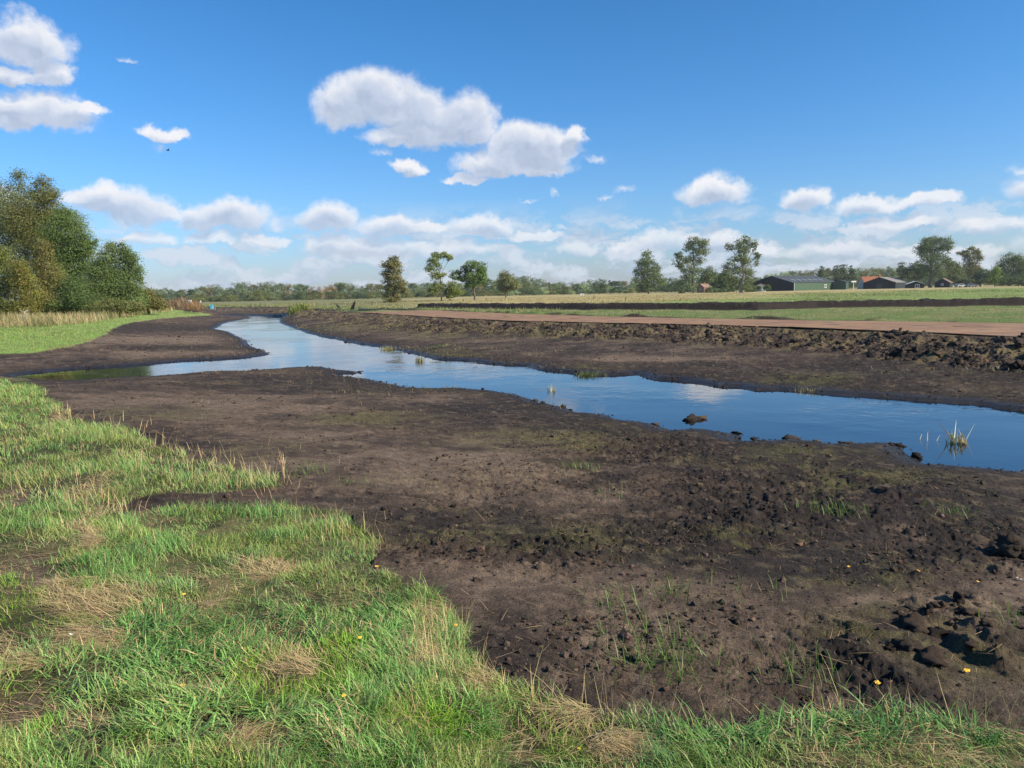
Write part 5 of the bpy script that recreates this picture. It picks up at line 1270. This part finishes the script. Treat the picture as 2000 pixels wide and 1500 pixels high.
reed('dry_reed', 'cluster of broken brown and green reed stems near the right shore', 1864, 866, 22, 34, 26, (TN, (.20, .22, .07)), 9, thick=3.0, inc=.16)
reed('dry_reed', 'short pale reed stubs just right of the broken stem cluster', 1884, 868, 7, 26, 8, ((.62, .46, .30), TN), 10, thick=3.4, inc=.2)
for i, (px, py, h, lean, lab) in enumerate([(1797,858,16,.1,'leftmost tiny reed stub left of the broken reed cluster'),(1812,861,24,-.15,'curved pale reed stub left of the broken reed cluster'),(1829,861,18,.3,'faint reed stub nearest the left of the broken reed cluster')]):
    c0 = at(px, py, ZW); s = c0[1] / FPX
    L = [blades(np.array([[c0[0], c0[1], ZW - .02]]), np.array([0.0]), np.array([h * s]), np.array([3.2 * s]), np.array([lean]), np.array([.3]), np.array([[.55, .44, .32]]), 3, twist=np.array([1.5]))]
    blade_object('reed_stub', L, M_STRAW, loc=tuple(c0), label=lab, cat='reed stub')
c0 = at(1862, 860, ZW); s = c0[1] / FPX
for (dx, h, lean, c_, w_, lab) in [(-2, 56, -.62, (.14, .07, .05), 3.2, 'long dark stem leaning left out of the broken reed cluster'), (2, 46, .02, (.62, .66, .58), 4.2, 'upright pale reed blade in the broken reed cluster'), (24, 42, .42, (.45, .47, .35), 3.2, 'thin grey green stem leaning right beside the broken reed cluster')]:
    L = [blades(np.array([[c0[0] + dx * s, c0[1], ZW - .02]]), np.array([0.0]), np.array([h * s]), np.array([w_ * s]), np.array([lean]), np.array([.05]), np.array([c_]), 3, twist=np.array([1.5]))]
    blade_object('dry_reed', L, M_STRAW, loc=(c0[0] + dx * s, c0[1], ZW), label=lab, cat='reed stem')

# ------------------------------------------------------------------ fallen leaves and litter
M_YEL = plain('yellow_leaf', (.75, .42, .04), .6, 0, .2, 30); M_PALE = plain('pale_scrap', (.75, .78, .80), .6)
def fallen(px, py, size_px, material, name, label, cat, group=None):
    p = at(px, py, -.02); z = ground_z(p[0], p[1])[0]; p = at(px, py, z); p[2] = ground_z(p[0], p[1])[0]; s = p[1] / FPX * size_px
    lift = .055 if p[2] > -.12 and inside(np.array([px]), np.array([py]), GRASS_NEAR[1])[0] else .012
    g = random.Random(px); n = 10; V = [(0, 0, .08 * s)]; 
    for i in range(n):
        a = i / n * 6.283; r_ = s * .5 * (1 + .35 * math.cos(a)) * (1 + .12 * math.cos(5 * a)); V.append((r_ * math.cos(a), r_ * .8 * math.sin(a), .16 * s * math.sin(a * 2 + 1) ** 2 + g.uniform(0, .05) * s))
    V = np.array(V); F = [[0, i + 1, (i + 1) % n + 1] for i in range(n)]
    mb = MB(); mb.add(V, F); mb.tube([(-.3 * s, 0, .02 * s), (-.75 * s, .03 * s, .06 * s)], .02 * s, 4)
    o = mb.build(name, material, None, (p[0], p[1], p[2] + lift), g.uniform(0, 6)); o.rotation_euler[0] = g.uniform(-.3, .5)
    tag(o, label, cat, group)
LV = 'yellow leaves lying about'
for px, py, s, lab in [(357,1366,12,'orange yellow leaf in the lush grass at the lower left'),(673,1386,13,'bright yellow leaf right of the fine green grass patch'),(890,1238,9,'yellow leaf at the grass edge where the bare mud begins'),(703,1268,9,'orange leaf above the fine bright grass patch'),(922,1330,8,'small orange leaf at the tip of bare mud between the grass'),(737,1106,9,'dull orange leaf at the right edge of the upper lawn lobe'),(360,1180,7,'tiny yellow leaf between the straw mats'),(598,1127,7,'tiny yellow leaf beside the arched straw mat'),(1457,972,8,'yellow leaf on dark mud nearest to the water'),(1608,1027,6,'tiny pale yellow fleck on the dark mud'),(1658,1102,8,'yellow leaf on the mossy mud left of the clod heap'),(1794,1116,8,'yellow leaf at the top of the clod heap'),(1911,1119,7,'yellowish leaf right of the clod heap top'),(1713,1340,15,'tan yellow leaf in the dark rut at the lower right'),(1887,1310,14,'large ochre leaf on mud above the lower right grass'),(1130,1490,9,'orange leaf at the bottom edge of the view')]:
    fallen(px, py, s, M_YEL, 'fallen_leaf', lab, 'leaf', LV)
fallen(1993, 1116, 12, M_PALE, 'plastic_scrap', 'pale blue white scrap on the mud at the right edge', 'scrap')
fallen(140, 1262, 8, M_PALE, 'paper_scrap', 'tiny white scrap in the mossy grass at the left', 'scrap')

# ------------------------------------------------------------------ the air between here and the far trees
def build_haze():
    mt = bpy.data.materials.new('haze_air'); mt.use_nodes = True; T = NT(mt.node_tree); T.n.clear()
    v = T.node('ShaderNodeVolumePrincipled'); v.inputs['Color'].default_value = (.93, .96, 1.0, 1); v.inputs['Density'].default_value = 0.00013; v.inputs['Anisotropy'].default_value = 0.25
    o = T.node('ShaderNodeOutputMaterial'); T.l.new(v.outputs[0], o.inputs[1])
    mb = MB(); mb.box((0, 0, 15), (5600, 5600, 36)); h = mb.build('haze', mt); h['kind'] = 'stuff'
build_haze()
